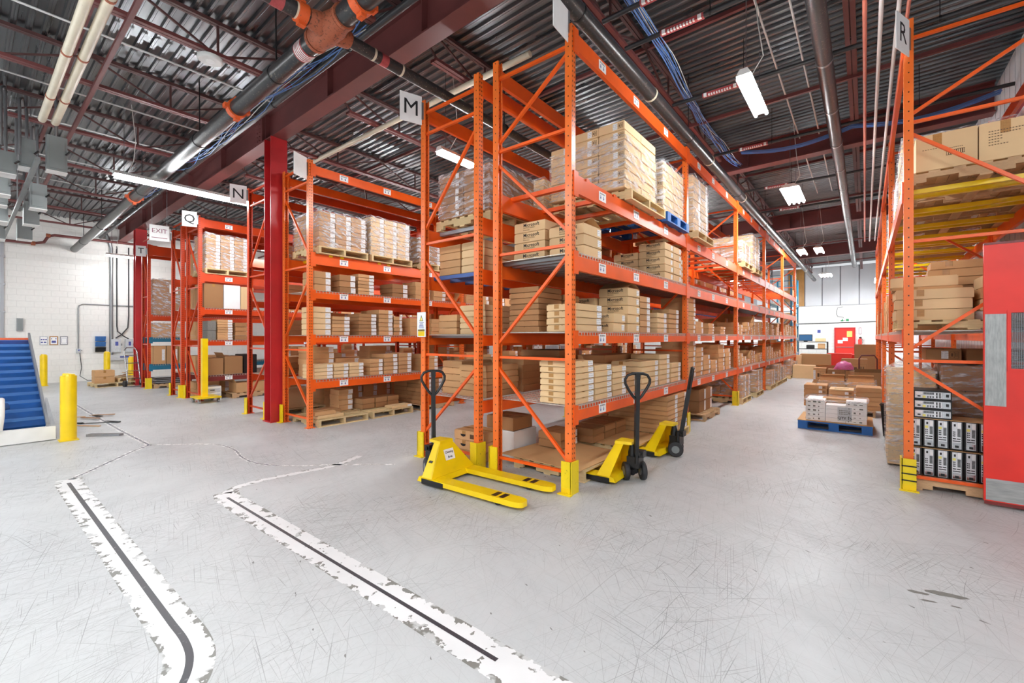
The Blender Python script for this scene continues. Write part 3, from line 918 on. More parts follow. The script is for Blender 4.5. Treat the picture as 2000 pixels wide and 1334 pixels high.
P = 3.73
LV_M = [(4.76, 0.19, 'orange_paint', 'none'), (3.29, 0.2, 'orange_paint', 'bars'), (2.47, 0.18, 'orange_paint', 'sheet'), (1.645, 0.12, 'orange_paint', 'wire'), (0.87, 0.14, 'orange_paint', 'wire')]
LV_M2 = [(4.72, 0.19, 'orange_paint', 'none'), (3.05, 0.2, 'orange_paint', 'grey'), (2.42, 0.18, 'orange_paint', 'blue'), (1.62, 0.13, 'orange_paint', 'sheet'), (0.82, 0.15, 'orange_paint', 'wire')]
LV_N = [(4.62, 0.16, 'orange_paint', 'none'), (3.07, 0.19, 'orange_paint', 'yellow'), (2.41, 0.13, 'orange_paint', 'wire'), (1.62, 0.12, 'orange_paint', 'wire'), (0.83, 0.15, 'orange_paint', 'wire')]
LV_N2 = [(4.62, 0.16, 'dark_orange_paint', 'none'), (3.0, 0.17, 'dark_orange_paint', 'bars'), (2.35, 0.13, 'dark_orange_paint', 'wire'), (1.62, 0.13, 'dark_orange_paint', 'wire'), (0.83, 0.15, 'dark_orange_paint', 'wire')]
LV_Q = [(4.55, 0.2, 'dark_orange_paint', 'none'), (3.19, 0.2, 'dark_orange_paint', 'bars'), (2.32, 0.15, 'dark_orange_paint', 'wire'), (1.51, 0.13, 'dark_orange_paint', 'wire'), (0.62, 0.14, 'maroon_paint', 'wire')]
LV_T = [(4.42, 0.3, 'dark_orange_paint', 'none'), (2.27, 0.15, 'dark_orange_paint', 'wire'), (1.57, 0.13, 'teal_paint', 'wire'), (0.74, 0.16, 'teal_paint', 'wire')]
LV_R = [(4.75, 0.16, 'orange_paint', 'none'), (3.22, 0.16, 'orange_paint', 'yellow'), (1.66, 0.13, 'orange_paint', 'wire')]

M1 = rack('tall orange pallet rack along the aisle, with cartons on wire decks', -2.33, 3.92, 1.06, 5, P, LV_M, BR_A, 1, 4.80, labels_to=4, guards=(0, -1, 1, 2, 5))
M2 = rack('orange pallet rack signed M, back to back with the aisle rack', -4.68, 3.92, 1.06, 4, P, LV_M2, BR_B, -1, 4.78, guards=(0, -1, 1), labels_to=0)
N1 = rack('orange pallet rack standing against the red column', -7.56, 3.82, 1.0, 4, P, LV_N, BR_B, 1, 4.70, guards=(-1,), labels_to=1)
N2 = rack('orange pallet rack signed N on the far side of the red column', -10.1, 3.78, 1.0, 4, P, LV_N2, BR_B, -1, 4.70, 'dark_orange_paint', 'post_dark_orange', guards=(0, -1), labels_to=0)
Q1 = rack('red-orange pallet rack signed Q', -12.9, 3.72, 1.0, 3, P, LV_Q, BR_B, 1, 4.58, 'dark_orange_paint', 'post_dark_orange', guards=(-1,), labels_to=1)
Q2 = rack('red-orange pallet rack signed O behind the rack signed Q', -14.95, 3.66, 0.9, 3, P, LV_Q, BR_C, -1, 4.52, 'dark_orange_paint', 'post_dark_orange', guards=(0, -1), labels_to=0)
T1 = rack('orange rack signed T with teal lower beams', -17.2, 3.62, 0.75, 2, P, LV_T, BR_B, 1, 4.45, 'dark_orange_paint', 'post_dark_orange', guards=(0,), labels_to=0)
R1 = rack('orange pallet rack signed R with yellow pallet supports', 0.32, 6.24, 1.25, 4, P, LV_R, BR_R, -1, 4.93, labels_to=0, guards=(0, 1))
# dark scuff bands on the guard of rack R
for zz in (0.10, 0.17, 0.25):
    MB().box(0.30, 0.42, 6.148, 6.154, zz, zz + 0.012).build('scuff_band', 'black_plastic', R1.t, (-0.32, -6.24, 0))

# aisle signs, flag mounted on the end posts
def sign(ch, x, y, z, label, rz=-0.32, w=0.30, h=0.38, frame=True):
    t = thing('aisle_sign', label, 'sign', (x, y, z), rz, 'white aisle letter signs')
    MB().box(-0.004, 0.004, -w, 0, 0, h).build('board', 'white_paper', t)
    if ch: put('letter', text_mesh(ch, h * 0.76, 'ink_black', bold=0.0), t, (0.0046, -w / 2, h / 2), FACE_PX)
    MB().box(-0.008, 0.008, -0.004, 0.03, h * 0.2, h * 0.8).build('bracket', 'galvanised', t)
sign('M', -4.64, 3.86, 4.44, 'white sign board with black letter M on rack top')
sign('N', -10.06, 3.72, 4.36, 'white sign board with black letter N on rack top')
sign('Q', -12.95, 3.66, 4.32, 'white sign board with black letter Q on rack top')
sign('O', -14.90, 3.60, 4.18, 'white sign board with black letter O, partly hidden by EXIT board')
sign('T', -17.2, 3.54, 4.06, 'white sign board with black letter T on rack top', -0.32, 0.24, 0.32)
sign('R', 0.36, 6.18, 4.52, 'white sign board with black letter R on rack top', -0.39)
sign('', -2.36, 3.86, 4.60, 'aisle sign board seen edge-on at top of the aisle rack', 0.06, 0.30, 0.5)
sign('', -7.59, 3.76, 4.34, 'aisle sign board seen edge-on by the red column', 0.40)
# EXIT board on chains
t = thing('exit_board', 'hanging white board reading EXIT below the girder', 'sign', (-14.15, 2.98, 4.06), -0.12)
MB().box(-0.01, 0.01, 0, 0.40, 0, 0.40).build('board', 'white_paper', t)
put('lettering', text_mesh('EXIT', 0.155, 'ink_red', bold=0.0), t, (0.011, 0.20, 0.25), FACE_PX)
MB().box(0.0102, 0.0108, 0.04, 0.36, 0.07, 0.085).build('underline', 'ink_red', t)
for yy in (0.05, 0.35):
    MB().bar((0, yy, 0.4), (0, yy, 1.9), 0.008, 0.008).build('chain', 'chrome', t)
# warning notice on the M post
t = thing('warning_notice', 'white and yellow warning notice tied to the rack post under sign M', 'notice', (-4.64, 3.865, 1.60))
MB().box(-0.085, 0.085, -0.012, -0.004, 0, 0.33).build('board', 'white_paper', t)
mb = MB().box(-0.065, 0.065, -0.0135, -0.012, 0.01, 0.075); mb.build('yellow_field', 'yellow_paint', t)
MB().box(-0.065, 0.065, -0.0135, -0.012, 0.077, 0.10).build('caution_band', 'ink_black', t)
put('lettering', text_mesh('CAUTION', 0.024, 'yellow_paint'), t, (0, -0.0145, 0.088), FACE_MY)
MB().add([(-0.038, -0.0125, 0.21), (0.038, -0.0125, 0.21), (0, -0.0125, 0.295)], [(0, 1, 2)]).build('warning_triangle', 'ink_black', t)
MB().add([(-0.027, -0.0135, 0.217), (0.027, -0.0135, 0.217), (0, -0.0135, 0.278)], [(0, 1, 2)]).build('triangle_field', 'yellow_label', t)
mb = MB()
for k, (a, b) in enumerate(((-.05, .05), (-.05, .048), (-.04, .042), (-.03, .034), (-.042, .05))):
    mb.box(a, b, -0.0135, -0.012, 0.118 + k * 0.017, 0.126 + k * 0.017)
mb.build('printed_lines', 'ink_blue', t)

# ================================================================ cartons, pallets and loads
def carton_mesh(w, d, h, mat, label, tape):
    """carton with folded top flaps (gap along the middle), origin at the centre of its base"""
    mb = MB()
    a, b, g, e = w / 2, d / 2, 0.003, 0.008
    k = min(0.01, h * 0.16)
    mb.box(-a + e, a - e, -b + e, b - e, 0, 0.003)
    mb.box(-a, a, -b, b, 0.003, h - k)
    if w >= d:
        mb.box(-a + e, a - e, -b + e, -g, h - k, h); mb.box(-a + e, a - e, g, b - e, h - k, h)
    else:
        mb.box(-a + e, -g, -b + e, b - e, h - k, h); mb.box(g, a - e, -b + e, b - e, h - k, h)
    return mb.mesh('carton', mat)
def r2(v): return round(v, 3)
NBOX = [0]
def carton(x, y, z, w, d, h, label, group, mat='cardboard', lab=None, tape=None, rz=0.0, text=False, cat='carton', parent=None, flaps=None):
    """x,y centre of base; lab: faces carrying a white label ('+x','-y','-x'); tape: faces carrying a tape patch"""
    key = ('carton', r2(w), r2(d), r2(h), mat)
    o = put('carton', cached(key, lambda: carton_mesh(w, d, h, mat, 0, 0)), parent, (x, y, z), (0, 0, rz))
    if parent is None:
        tag(o, label, cat, group)
        NBOX[0] += 1
    # tape along the top seam, running a little down the ends
    def tp():
        mb = MB()
        if w >= d:
            mb.box(-w / 2 - 0.0008, w / 2 + 0.0008, -0.024, 0.024, h - 0.0004, h + 0.0008)
        else:
            mb.box(-0.024, 0.024, -d / 2 - 0.0008, d / 2 + 0.0008, h - 0.0004, h + 0.0008)
        if tape == '-y': mb.box(-w * 0.17 - 0.03, -w * 0.17 + 0.03, -d / 2 - 0.001, -d / 2 + 0.001, h - min(0.075, h * 0.7), h - 0.004)
        if tape == '+x': mb.box(w / 2 - 0.001, w / 2 + 0.001, -0.03, 0.03, h - min(0.075, h * 0.7), h - 0.004)
        return mb.mesh('tape', 'tape')
    if tape:
        put('tape', cached(('tape', r2(w), r2(d), r2(h), tape), tp), o)
    if lab == '+x':
        lw, lh = min(0.11, d * 0.3), h * 0.86
        me = cached(('lab+x', r2(lw), r2(lh)), lambda: MB().box(-0.001, 0.0012, -lw / 2, lw / 2, -lh / 2, lh / 2).mesh('carton_label', 'print_label'))
        put('carton_label', me, o, (w / 2 + 0.0004, d / 2 - lw / 2 - 0.006, h / 2))
    elif lab == '-y':
        lw, lh = min(0.06, w * 0.2), h * 0.66
        me = cached(('lab-y', r2(lw), r2(lh)), lambda: MB().box(-lw / 2, lw / 2, -0.0012, 0.001, -lh / 2, lh / 2).mesh('carton_label', 'print_label'))
        def mk2():
            e, mb = 0.0008, MB()
            q, r = lh * 0.42, lh * 0.40
            for a, b, c, f in ((-q, q, -r, -r + .004), (-q, q, r - .004, r), (-q, -q + .004, -r, r), (q - .004, q, -r, r), (-.002, .002, -r, r), (-q * .7, -q * .25, -r * .5, r * .5), (q * .2, q * .35, -r * .6, r * .6), (q * .5, q * .65, -r * .6, r * .6)):
                mb.box(a, b, -e, e, c, f)
            return mb.mesh('printed_mark', 'ink_brown')
        put('printed_mark', cached(('mk', r2(lh)), mk2), o, (w / 2 - lh * 0.42 - 0.02, -d / 2 - 0.0004, h / 2))['kind'] = 'stuff'
        put('carton_label', me, o, (w / 2 - lh * 0.84 - lw / 2 - 0.03, -d / 2 - 0.0004, h / 2))
    elif lab == 'sq':
        lw, lh = 0.075, h * 0.62
        me = cached(('labsq', r2(lw), r2(lh)), lambda: MB().box(-0.001, 0.0012, -lw / 2, lw / 2, -lh / 2, lh / 2).mesh('carton_label', 'print_label'))
        put('carton_label', me, o, (w / 2 + 0.0004, d / 2 - 0.06, h / 2))
    if text:
        s = min(0.075, h * 0.5)
        put('lettering', text_mesh('Microsoft', s, 'ink_black', 'LEFT', 0.0009), o, (-w * 0.20, -d / 2 - 0.0006, h * 0.70), FACE_MY)
        put('lettering', text_mesh('AUTHORIZED', s * 0.46, 'ink_brown', 'LEFT'), o, (-w * 0.20, -d / 2 - 0.0006, h * 0.42), FACE_MY)
        put('lettering', text_mesh('Refurbisher', s * 0.34, 'ink_brown', 'LEFT'), o, (-w * 0.20, -d / 2 - 0.0006, h * 0.22), FACE_MY)
    if flaps:
        f = MB()
        if flaps == 'tent':      # raised flaps that lean together like a little roof
            f.bar((-w / 2 + 0.004, -d / 2, h), (-w / 2 + 0.004, -d / 2, h), 0.001, 0.001)
            f = MB()
            for x0 in (-w / 2, w / 2):
                pass
            f.add([(-w / 2, -d / 2, h), (w / 2, -d / 2, h), (w / 2, -d * 0.02, h + d * 0.22), (-w / 2, -d * 0.02, h + d * 0.22)], [(0, 1, 2, 3), (3, 2, 1, 0)])
            f.add([(-w / 2, d / 2, h), (w / 2, d / 2, h), (w / 2, -d * 0.02, h + d * 0.22), (-w / 2, -d * 0.02, h + d * 0.22)], [(0, 1, 2, 3), (3, 2, 1, 0)])
        else:
            f.hull8([(-w / 2, -d / 2, h), (w / 2, -d / 2, h), (w / 2, -d / 2 + 0.005, h), (-w / 2, -d / 2 + 0.005, h)],
                    [(-w / 2, -d / 2 - 0.06, h + 0.1), (w / 2, -d / 2 - 0.06, h + 0.1), (w / 2, -d / 2 - 0.055, h + 0.1), (-w / 2, -d / 2 - 0.055, h + 0.1)])
        f.build('flap', mat, o)
    return o

LVN = {0: 'floor pallet', 1: 'lowest shelf', 2: 'second shelf', 3: 'third shelf', 4: 'upper shelf'}
BAYN = ['end bay', 'second bay', 'third bay', 'fourth bay', 'last bay']
SCOUNT = {}
FAR = MB()
def stack(rk, rname, bay, lvl, x, y, w, d, h, n, mat='cardboard', lab='+x', tape=None, z=None, text=False, jit=0.004, adj='brown', flaps_top=None, rz=0.0):
    """a pile of n cartons whose lowest one has its centre at x,y"""
    if y > 7.75 or (y > 6.12 and rname == 'rack by red column') or rname == 'rack signed O' or adj in ('rear', 'shaded brown', 'long shaded', 'wide shaded'):
        return far_stack(x, y, z if z is not None else sorted(rk.lv)[lvl - 1] + 0.013, w, d, h, n)
    w, d = w - 0.012, d - 0.012
    key = (rname, bay, lvl)
    SCOUNT[key] = SCOUNT.get(key, 0) + 1
    k = SCOUNT[key] - 1
    if z is None:
        z = [l for l in sorted(rk.lv)][lvl - 1] + 0.013
    for i in range(n):
        pos = 'only' if n == 1 else 'bottom' if i == 0 else 'top' if i == n - 1 else ORD[i]
        lbl = '%s %s carton of %s stack, %s, %s of %s' % (pos, adj, ORD[min(k, 11)], LVN[lvl], BAYN[bay], rname)
        carton(x + random.uniform(-jit, jit), y + random.uniform(-jit, jit), z + i * (h + 0.004), w, d, h, lbl, 'cartons on %s' % rname, mat, lab, tape, rz + random.uniform(-0.007, 0.007), text, flaps=flaps_top if i == n - 1 else None)

def far_stack(x, y, z, w, d, h, n):
    for i in range(n):
        a, b = random.uniform(-.01, .01), random.uniform(-.01, .01)
        FAR.box(x - w / 2 + a, x + w / 2 + a, y - d / 2 + b, y + d / 2 + b, z + i * (h + 0.003), z + i * (h + 0.003) + h, 0)
        FAR.box(x + w / 2 + a, x + w / 2 + a + 0.002, y + d / 2 + b - min(0.1, d * 0.35), y + d / 2 + b - 0.005, z + i * (h + 0.003) + 0.01, z + i * (h + 0.003) + h - 0.01, 1)

# -------- pallets
def pallet(x, y, z, label, w=1.0, d=1.2, rz=0.0, kind='wood', run='x', h=0.13, block=False):
    """w along X, d along Y; stringers run along X when run == 'x'"""
    mat = {'wood': 'pallet_wood', 'old': 'old_pallet_wood', 'blue': 'blue_wood'}[kind]
    t = thing('pallet', label, 'pallet', (x, y, z), rz, 'shipping pallets')
    A, B = (w, d) if run == 'x' else (d, w)           # A: stringer length, B: across
    def place(name, me, px, py, pz):
        if run == 'x': put(name, me, t, (px, py, pz))
        else: put(name, me, t, (py, px, pz), (0, 0, PI / 2))
    bt = 0.018
    def stringer():
        mb = MB()
        if block:
            for c in (-A / 2 + 0.07, 0, A / 2 - 0.07):
                mb.box(c - 0.07, c + 0.07, -0.07, 0.07, bt, h - bt)
        else:
            n1, n2 = A * 0.16, A * 0.36
            mb.box(-A / 2, A / 2, -0.02, 0.02, 0.06, h - bt)
            for a, b in ((-A / 2, -n2), (-n1, n1), (n2, A / 2)):
                mb.box(a, b, -0.02, 0.02, bt, 0.06)
        return mb.mesh('stringer', mat)
    sm = cached(('str', r2(A), mat, h, block), stringer)
    for yy in (-B / 2 + (0.07 if block else 0.02), 0, B / 2 - (0.07 if block else 0.02)):
        place('stringer', sm, 0, yy, 0)
    bm = cached(('brd', r2(B), mat), lambda: MB().box(-0.045, 0.045, -B / 2, B / 2, 0, bt).mesh('deck_board', mat))
    nb = 7
    for i in range(nb):
        place('deck_board', bm, -A / 2 + 0.045 + i * (A - 0.09) / (nb - 1), 0, h - bt)
    for i in (0, 1, 2):
        place('deck_board', bm, -A / 2 + 0.045 + i * (A - 0.09) / 2, 0, 0)
    return t

# -------- stretch-wrapped load of cartons
def wrapped_load(x, y, z, w, d, rows, nx, ny, h, label, mat='cardboard', lab='+x', film=True, tops=None, film_h=1.0, rz=0.0, side=1, taper=0.0):
    """one load: cartons nx by ny in the plan, rows high, wrapped in film"""
    t = thing('wrapped_load', label, 'pallet load', (x, y, z), rz, 'wrapped carton loads')
    cw, cd = w / nx, d / ny
    for r in range(rows):
        for i in range(nx):
            for j in range(ny):
                if 0 < i < nx - 1 and 0 < j < ny - 1 and r < rows - 1: continue
                if tops and r >= rows - tops.get((i, j), 0): continue
                carton(-w / 2 + cw * (i + 0.5) + random.uniform(-.004, .004), -d / 2 + cd * (j + 0.5) + random.uniform(-.004, .004), r * (h + 0.003), cw - 0.010, cd - 0.010, h,
                       '', '', mat, lab if (i == nx - 1 and side > 0 and lab != '-y') else ('-y' if lab == '-y' and j == 0 else None), None, 0, parent=t)
    if film:
        e, H = 0.012, rows * (h + 0.003) * film_h
        mb = MB()
        n = 10
        per = []
        for k in range(n): per.append((-w / 2 - e + (w + 2 * e) * k / n, -d / 2 - e))
        for k in range(n): per.append((w / 2 + e, -d / 2 - e + (d + 2 * e) * k / n))
        for k in range(n): per.append((w / 2 + e - (w + 2 * e) * k / n, d / 2 + e))
        for k in range(n): per.append((-w / 2 - e, d / 2 + e - (d + 2 * e) * k / n))
        zs = [0.008 + H * q / 6 for q in range(7)]
        vs = []
        for q, zz in enumerate(zs):
            for px, py in per:
                j = random.uniform(-0.004, 0.006)
                s = 1 + j
                vs.append((px * s, py * s, zz + random.uniform(-0.006, 0.006) + (random.uniform(0, 0.03) if q == 6 else 0)))
        N = len(per)
        fs = [(q * N + k, q * N + (k + 1) % N, (q + 1) * N + (k + 1) % N, (q + 1) * N + k) for q in range(6) for k in range(N)]
        mb.add(vs, fs, 0, True)
        mb.build('stretch_film', 'stretch_film', t)
    return t

# ================================================================ aisle rack (M1) contents
A1 = 'aisle rack'
zl = M1.lv                                       # 4.75, 3.29, 2.47, 1.645, 0.87
X0 = -2.36                                       # aisle face of the goods
# upper shelf, three pallets
pallet(-2.80, 5.72, 3.295, 'light wooden pallet under the torn-wrapped load on aisle rack', 1.14, 1.18, 0, 'wood', 'x')
wrapped_load(-2.82, 5.56, 3.43, 1.08, 1.02, 7, 3, 2, 0.115, 'brown carton load with torn white wrap on the aisle rack', 'cardboard_pale', '-y', True, {(0, 0): 1, (0, 1): 1}, 0.75)
pallet(-2.80, 6.93, 3.295, 'blue pallet on upper shelf of the aisle rack', 1.12, 1.0, 0, 'blue', 'x', 0.14, True)
wrapped_load(-2.82, 6.93, 3.44, 1.0, 0.92, 6, 2, 2, 0.125, 'wrapped carton load standing on the blue pallet of aisle rack', 'cardboard_pale', '-y')
pallet(-2.78, 8.35, 3.295, 'light pallet just past the second upright of aisle rack', 1.12, 1.0, 0, 'wood', 'x')
wrapped_load(-2.80, 8.3, 3.43, 1.0, 0.9, 7, 2, 2, 0.135, 'wrapped carton load past the second upright of aisle rack', 'cardboard_pale', '+x')
pallet(-2.8, 13.6, 3.295, 'pallet with tall wrapped load in third bay of aisle rack', 1.1, 1.0, 0, 'wood', 'x')
wrapped_load(-2.82, 13.6, 3.43, 1.0, 0.95, 7, 2, 2, 0.125, 'tall wrapped carton load in third bay of aisle rack', 'cardboard_pale', '+x')
pallet(-2.8, 12.3, 3.295, 'pallet with low wrapped load in third bay of aisle rack', 1.1, 1.0, 0, 'wood', 'x')
wrapped_load(-2.82, 12.3, 3.43, 1.0, 0.95, 4, 2, 2, 0.12, 'low wrapped carton load in third bay of aisle rack', 'cardboard_dark', '+x')
# third shelf (2.47): Microsoft cartons
for k, (xx, nn) in enumerate(((-3.11, 4), (-2.60, 3))):
    stack(M1, A1, 0, 3, xx, 4.42, 0.46 if k == 0 else 0.46, 0.42, 0.118, nn, 'cardboard_pale', 'sq', None, text=True, adj='printed', flaps_top='tent' if k else None)
for k, (xx, yy, nn) in enumerate(((-2.98, 6.82, 4), (-2.56, 6.82, 5), (-2.98, 7.22, 4), (-2.56, 7.22, 5))):
    stack(M1, A1, 0, 3, xx, yy, 0.42, 0.38, 0.108, nn, 'cardboard_pale', 'sq', None, text=yy < 7, adj='printed')
stack(M1, A1, 0, 3, -2.58, 7.5, 0.40, 0.14, 0.10, 4, 'cardboard_pale', 'sq', None, adj='narrow')
# second shelf (1.645)
stack(M1, A1, 0, 2, -3.12, 4.36, 0.44, 0.5, 0.062, 8, 'cardboard_dark', None, None, adj='flat brown')
stack(M1, A1, 0, 2, -3.08, 4.86, 0.36, 0.36, 0.075, 6, 'cardboard', None, None, adj='flat brown')
stack(M1, A1, 0, 2, -2.56, 4.33, 0.40, 0.56, 0.072, 4, 'cardboard_pale', '+x', '-y', adj='taped pale')
stack(M1, A1, 0, 2, -3.01, 5.42, 0.44, 0.36, 0.112, 4, 'cardboard_pale', 'sq', None, text=True, adj='printed')
stack(M1, A1, 0, 2, -2.56, 5.06, 0.42, 0.34, 0.112, 2, 'cardboard_pale', 'sq', None, text=True, adj='printed')
stack(M1, A1, 0, 2, -2.56, 5.50, 0.42, 0.38, 0.112, 5, 'cardboard_pale', 'sq', None, text=True, adj='printed', flaps_top='tent')
stack(M1, A1, 0, 2, -2.57, 5.92, 0.40, 0.36, 0.080, 6, 'cardboard', '+x', None, adj='slim brown')
stack(M1, A1, 0, 2, -2.60, 6.60, 0.44, 0.40, 0.072, 4, 'cardboard_pale', '+x', '-y', adj='taped pale')
stack(M1, A1, 0, 2, -2.60, 7.10, 0.46, 0.46, 0.072, 5, 'cardboard', '+x', '-y', adj='taped brown')
stack(M1, A1, 0, 2, -3.05, 6.7, 0.36, 0.8, 0.09, 6, 'cardboard_dark', None, None, adj='shaded brown')
# lowest shelf (0.87)
stack(M1, A1, 0, 1, -2.58, 4.20, 0.44, 0.44, 0.062, 7, 'cardboard_pale', '+x', '-y', adj='taped pale')
stack(M1, A1, 0, 1, -2.58, 4.66, 0.44, 0.42, 0.062, 6, 'cardboard_pale', '+x', None, adj='slim pale')
stack(M1, A1, 0, 1, -2.58, 5.09, 0.44, 0.38, 0.068, 5, 'cardboard_pale', '+x', None, adj='slim pale')
stack(M1, A1, 0, 1, -2.58, 5.50, 0.42, 0.36, 0.072, 3, 'cardboard', '+x', None, adj='slim brown')
stack(M1, A1, 0, 1, -2.60, 6.10, 0.46, 0.62, 0.072, 5, 'cardboard_pale', '+x', '-y', adj='taped pale')
stack(M1, A1, 0, 1, -2.60, 6.68, 0.46, 0.44, 0.072, 6, 'cardboard_pale', '+x', None, adj='slim pale')
stack(M1, A1, 0, 1, -2.60, 7.20, 0.46, 0.46, 0.072, 4, 'cardboard_pale', '+x', None, adj='slim pale')
stack(M1, A1, 0, 1, -3.12, 5.10, 0.40, 0.5, 0.085, 4, 'cardboard_dark', None, '-y', adj='shaded brown')
stack(M1, A1, 0, 1, -3.12, 6.30, 0.44, 1.1, 0.11, 4, 'cardboard_dark', None, None, adj='long shaded')
# second bay
for k, (yy, dd, hh, nn, m) in enumerate(((8.0, 0.5, 0.075, 8, 'cardboard_pale'), (8.52, 0.46, 0.11, 2, 'cardboard'), (9.3, 0.4, 0.05, 4, 'cardboard'), (10.2, 0.4, 0.05, 3, 'cardboard'))):
    stack(M1, A1, 1, 2, -2.6, yy, 0.44, dd, hh, nn, m, '+x', None, adj='labelled')
for k, (yy, dd, hh, nn) in enumerate(((8.0, 0.5, 0.09, 7), (8.5, 0.42, 0.085, 6), (9.0, 0.45, 0.09, 4), (9.5, 0.42, 0.08, 3), (10.1, 0.5, 0.09, 6), (10.65, 0.45, 0.09, 5))):
    stack(M1, A1, 1, 1, -2.6, yy, 0.44, dd, hh, nn, 'cardboard', '+x', None, adj='labelled')
# floor
pallet(-2.88, 4.75, 0, 'wooden pallet under the cardboard sheet inside the end frame', 0.98, 1.0, 0, 'wood', 'x')
sh = MB()
sh.hull8([(-0.62, -0.5, 0.0), (0.52, -0.52, -0.01), (0.56, 0.5, 0.0), (-0.5, 0.56, 0.01)], [(-0.62, -0.5, 0.006), (0.52, -0.52, -0.004), (0.56, 0.5, 0.006), (-0.5, 0.56, 0.016)])
tag(sh.build('cardboard_sheet', 'cardboard_inner', None, (-2.945, 4.72, 0.142)), 'bare cardboard sheet lying on pallet inside the end frame', 'cardboard sheet')
pallet(-2.88, 6.0, 0, 'second wooden pallet on the floor of the aisle rack', 0.98, 1.0, 0, 'wood', 'x')
sh = MB().box(-0.5, 0.54, -0.52, 0.52, 0, 0.006)
tag(sh.build('cardboard_sheet', 'cardboard_inner', None, (-2.92, 6.0, 0.136)), 'bare cardboard sheet between end pallet and tall floor load', 'cardboard sheet')
for k, yy in enumerate((5.55, 5.92, 6.28)):
    stack(M1, A1, 0, 0, -3.1, yy, 0.42, 0.35, 0.095, 2, 'cardboard_dark', None, None, z=0.145, adj='squat brown')
stack(M1, A1, 0, 0, -3.2, 4.98, 0.36, 0.42, 0.10, 2, 'cardboard_dark', '+x', None, z=0.165, adj='squat labelled')
pallet(-2.78, 7.05, 0, 'wooden pallet under the tall labelled floor load', 1.02, 0.98, 0, 'wood', 'x')
wrapped_load(-2.78, 7.03, 0.135, 0.98, 0.92, 8, 2, 2, 0.068, 'tall brown carton load with white label strips on rack floor', 'cardboard', '+x', False)
pallet(-2.75, 12.05, 0, 'pallet on the floor past the third upright of aisle rack', 1.0, 1.0, 0, 'wood', 'x')
wrapped_load(-2.75, 12.05, 0.135, 0.95, 0.9, 4, 2, 2, 0.13, 'film-wrapped floor load past the third upright', 'cardboard', '+x')
pallet(-2.72, 13.6, 0, 'second pallet on the floor past the third upright', 1.0, 1.0, 0, 'wood', 'x')
wrapped_load(-2.72, 13.6, 0.135, 0.95, 0.9, 4, 2, 2, 0.138, 'second film-wrapped floor load past the third upright', 'cardboard', '+x')
for k, yy in enumerate((15.7, 17.0, 18.2, 20.2, 21.6)):
    pallet(-2.7, yy, 0, '%s pallet along the aisle floor, counted from the fourth upright' % ORD[k], 1.0, 1.0, 0, 'wood', 'x')
    wrapped_load(-2.7, yy, 0.135, 0.95, 0.95, 4, 2, 2, 0.105 + 0.03 * (k % 2), '%s floor load along the aisle, counted from the fourth upright' % ORD[k], 'cardboard', '+x')
pallet(-2.85, 9.3, 0, 'pallet with dark cartons on floor of second bay', 1.0, 1.1, 0, 'old', 'y')
wrapped_load(-2.9, 9.3, 0.135, 0.85, 0.9, 2, 2, 2, 0.22, 'dark cartons with white sheets on floor of second bay', 'cardboard_dark', '+x', False)
# far bays of the aisle rack, too small to tell apart
random.seed(11)
for b in (2, 3, 4):
    for z in (2.483, 1.658, 0.883):
        yy = M1.y + b * P + 0.12
        while yy < M1.y + (b + 1) * P - 0.3:
            d = random.uniform(0.25, 0.5); h = random.uniform(0.06, 0.12)
            n = random.randint(2, 6)
            if z < 2.4 or b == 5:
                far_stack(-2.6, yy + d / 2, z, random.uniform(0.36, 0.46), d, h, min(n, int(0.55 / h)))
                if random.random() < 0.5: far_stack(-3.1, yy + d / 2, z, 0.4, d, h, min(n + 1, int(0.6 / h)))
            yy += d + random.choice((0.01, 0.02, 0.15))

# ================================================================ rack M (M2) contents, seen through its end frame
random.seed(21)
RM = 'rack signed M'
pallet(-4.14, 4.62, 3.055, 'light pallet above the grey supports by sign M', 1.0, 1.0, 0, 'wood', 'x')
wrapped_load(-4.12, 4.6, 3.19, 0.92, 0.95, 6, 2, 2, 0.098, 'brown wrapped load just inside the end frame by sign M', 'cardboard_dark', '-y')
pallet(-4.14, 5.85, 3.055, 'second pallet on the upper shelf of rack signed M', 1.0, 1.0, 0, 'wood', 'x')
wrapped_load(-4.12, 5.8, 3.19, 0.95, 1.0, 7, 2, 2, 0.10, 'pale heavily wrapped load, second on upper shelf by sign M', 'cardboard_pale', '+x')
wrapped_load(-4.05, 7.0, 3.06, 0.85, 0.8, 9, 2, 2, 0.11, 'tall brown carton pile behind the pale load, upper shelf by sign M', 'cardboard', '-y', False)
for xx, nn, m in ((-4.36, 4, 'cardboard'), (-3.93, 4, 'cardboard_pale')):
    stack(M2, RM, 0, 3, xx, 4.5, 0.41, 0.8, 0.095, nn, m, None, None, adj='brown')
stack(M2, RM, 0, 2, -4.38, 4.38, 0.36, 0.6, 0.085, 3, 'cardboard', None, None, adj='flat brown')
stack(M2, RM, 0, 2, -3.94, 4.40, 0.46, 0.6, 0.072, 5, 'cardboard_pale', None, None, adj='flat pale')
stack(M2, RM, 0, 2, -4.1, 5.3, 0.7, 0.7, 0.085, 4, 'cardboard_dark', None, None, adj='wide shaded')
stack(M2, RM, 0, 1, -4.36, 4.45, 0.38, 0.62, 0.085, 5, 'cardboard', None, None, adj='flat brown')
stack(M2, RM, 0, 1, -3.92, 4.42, 0.48, 0.66, 0.078, 5, 'cardboard', None, None, adj='flat brown')
stack(M2, RM, 0, 1, -4.1, 5.25, 0.75, 0.7, 0.09, 5, 'cardboard_dark', None, None, adj='wide shaded')
stack(M2, RM, 0, 1, -4.1, 6.2, 0.75, 0.7, 0.09, 6, 'cardboard_dark', None, None, adj='wide shaded')
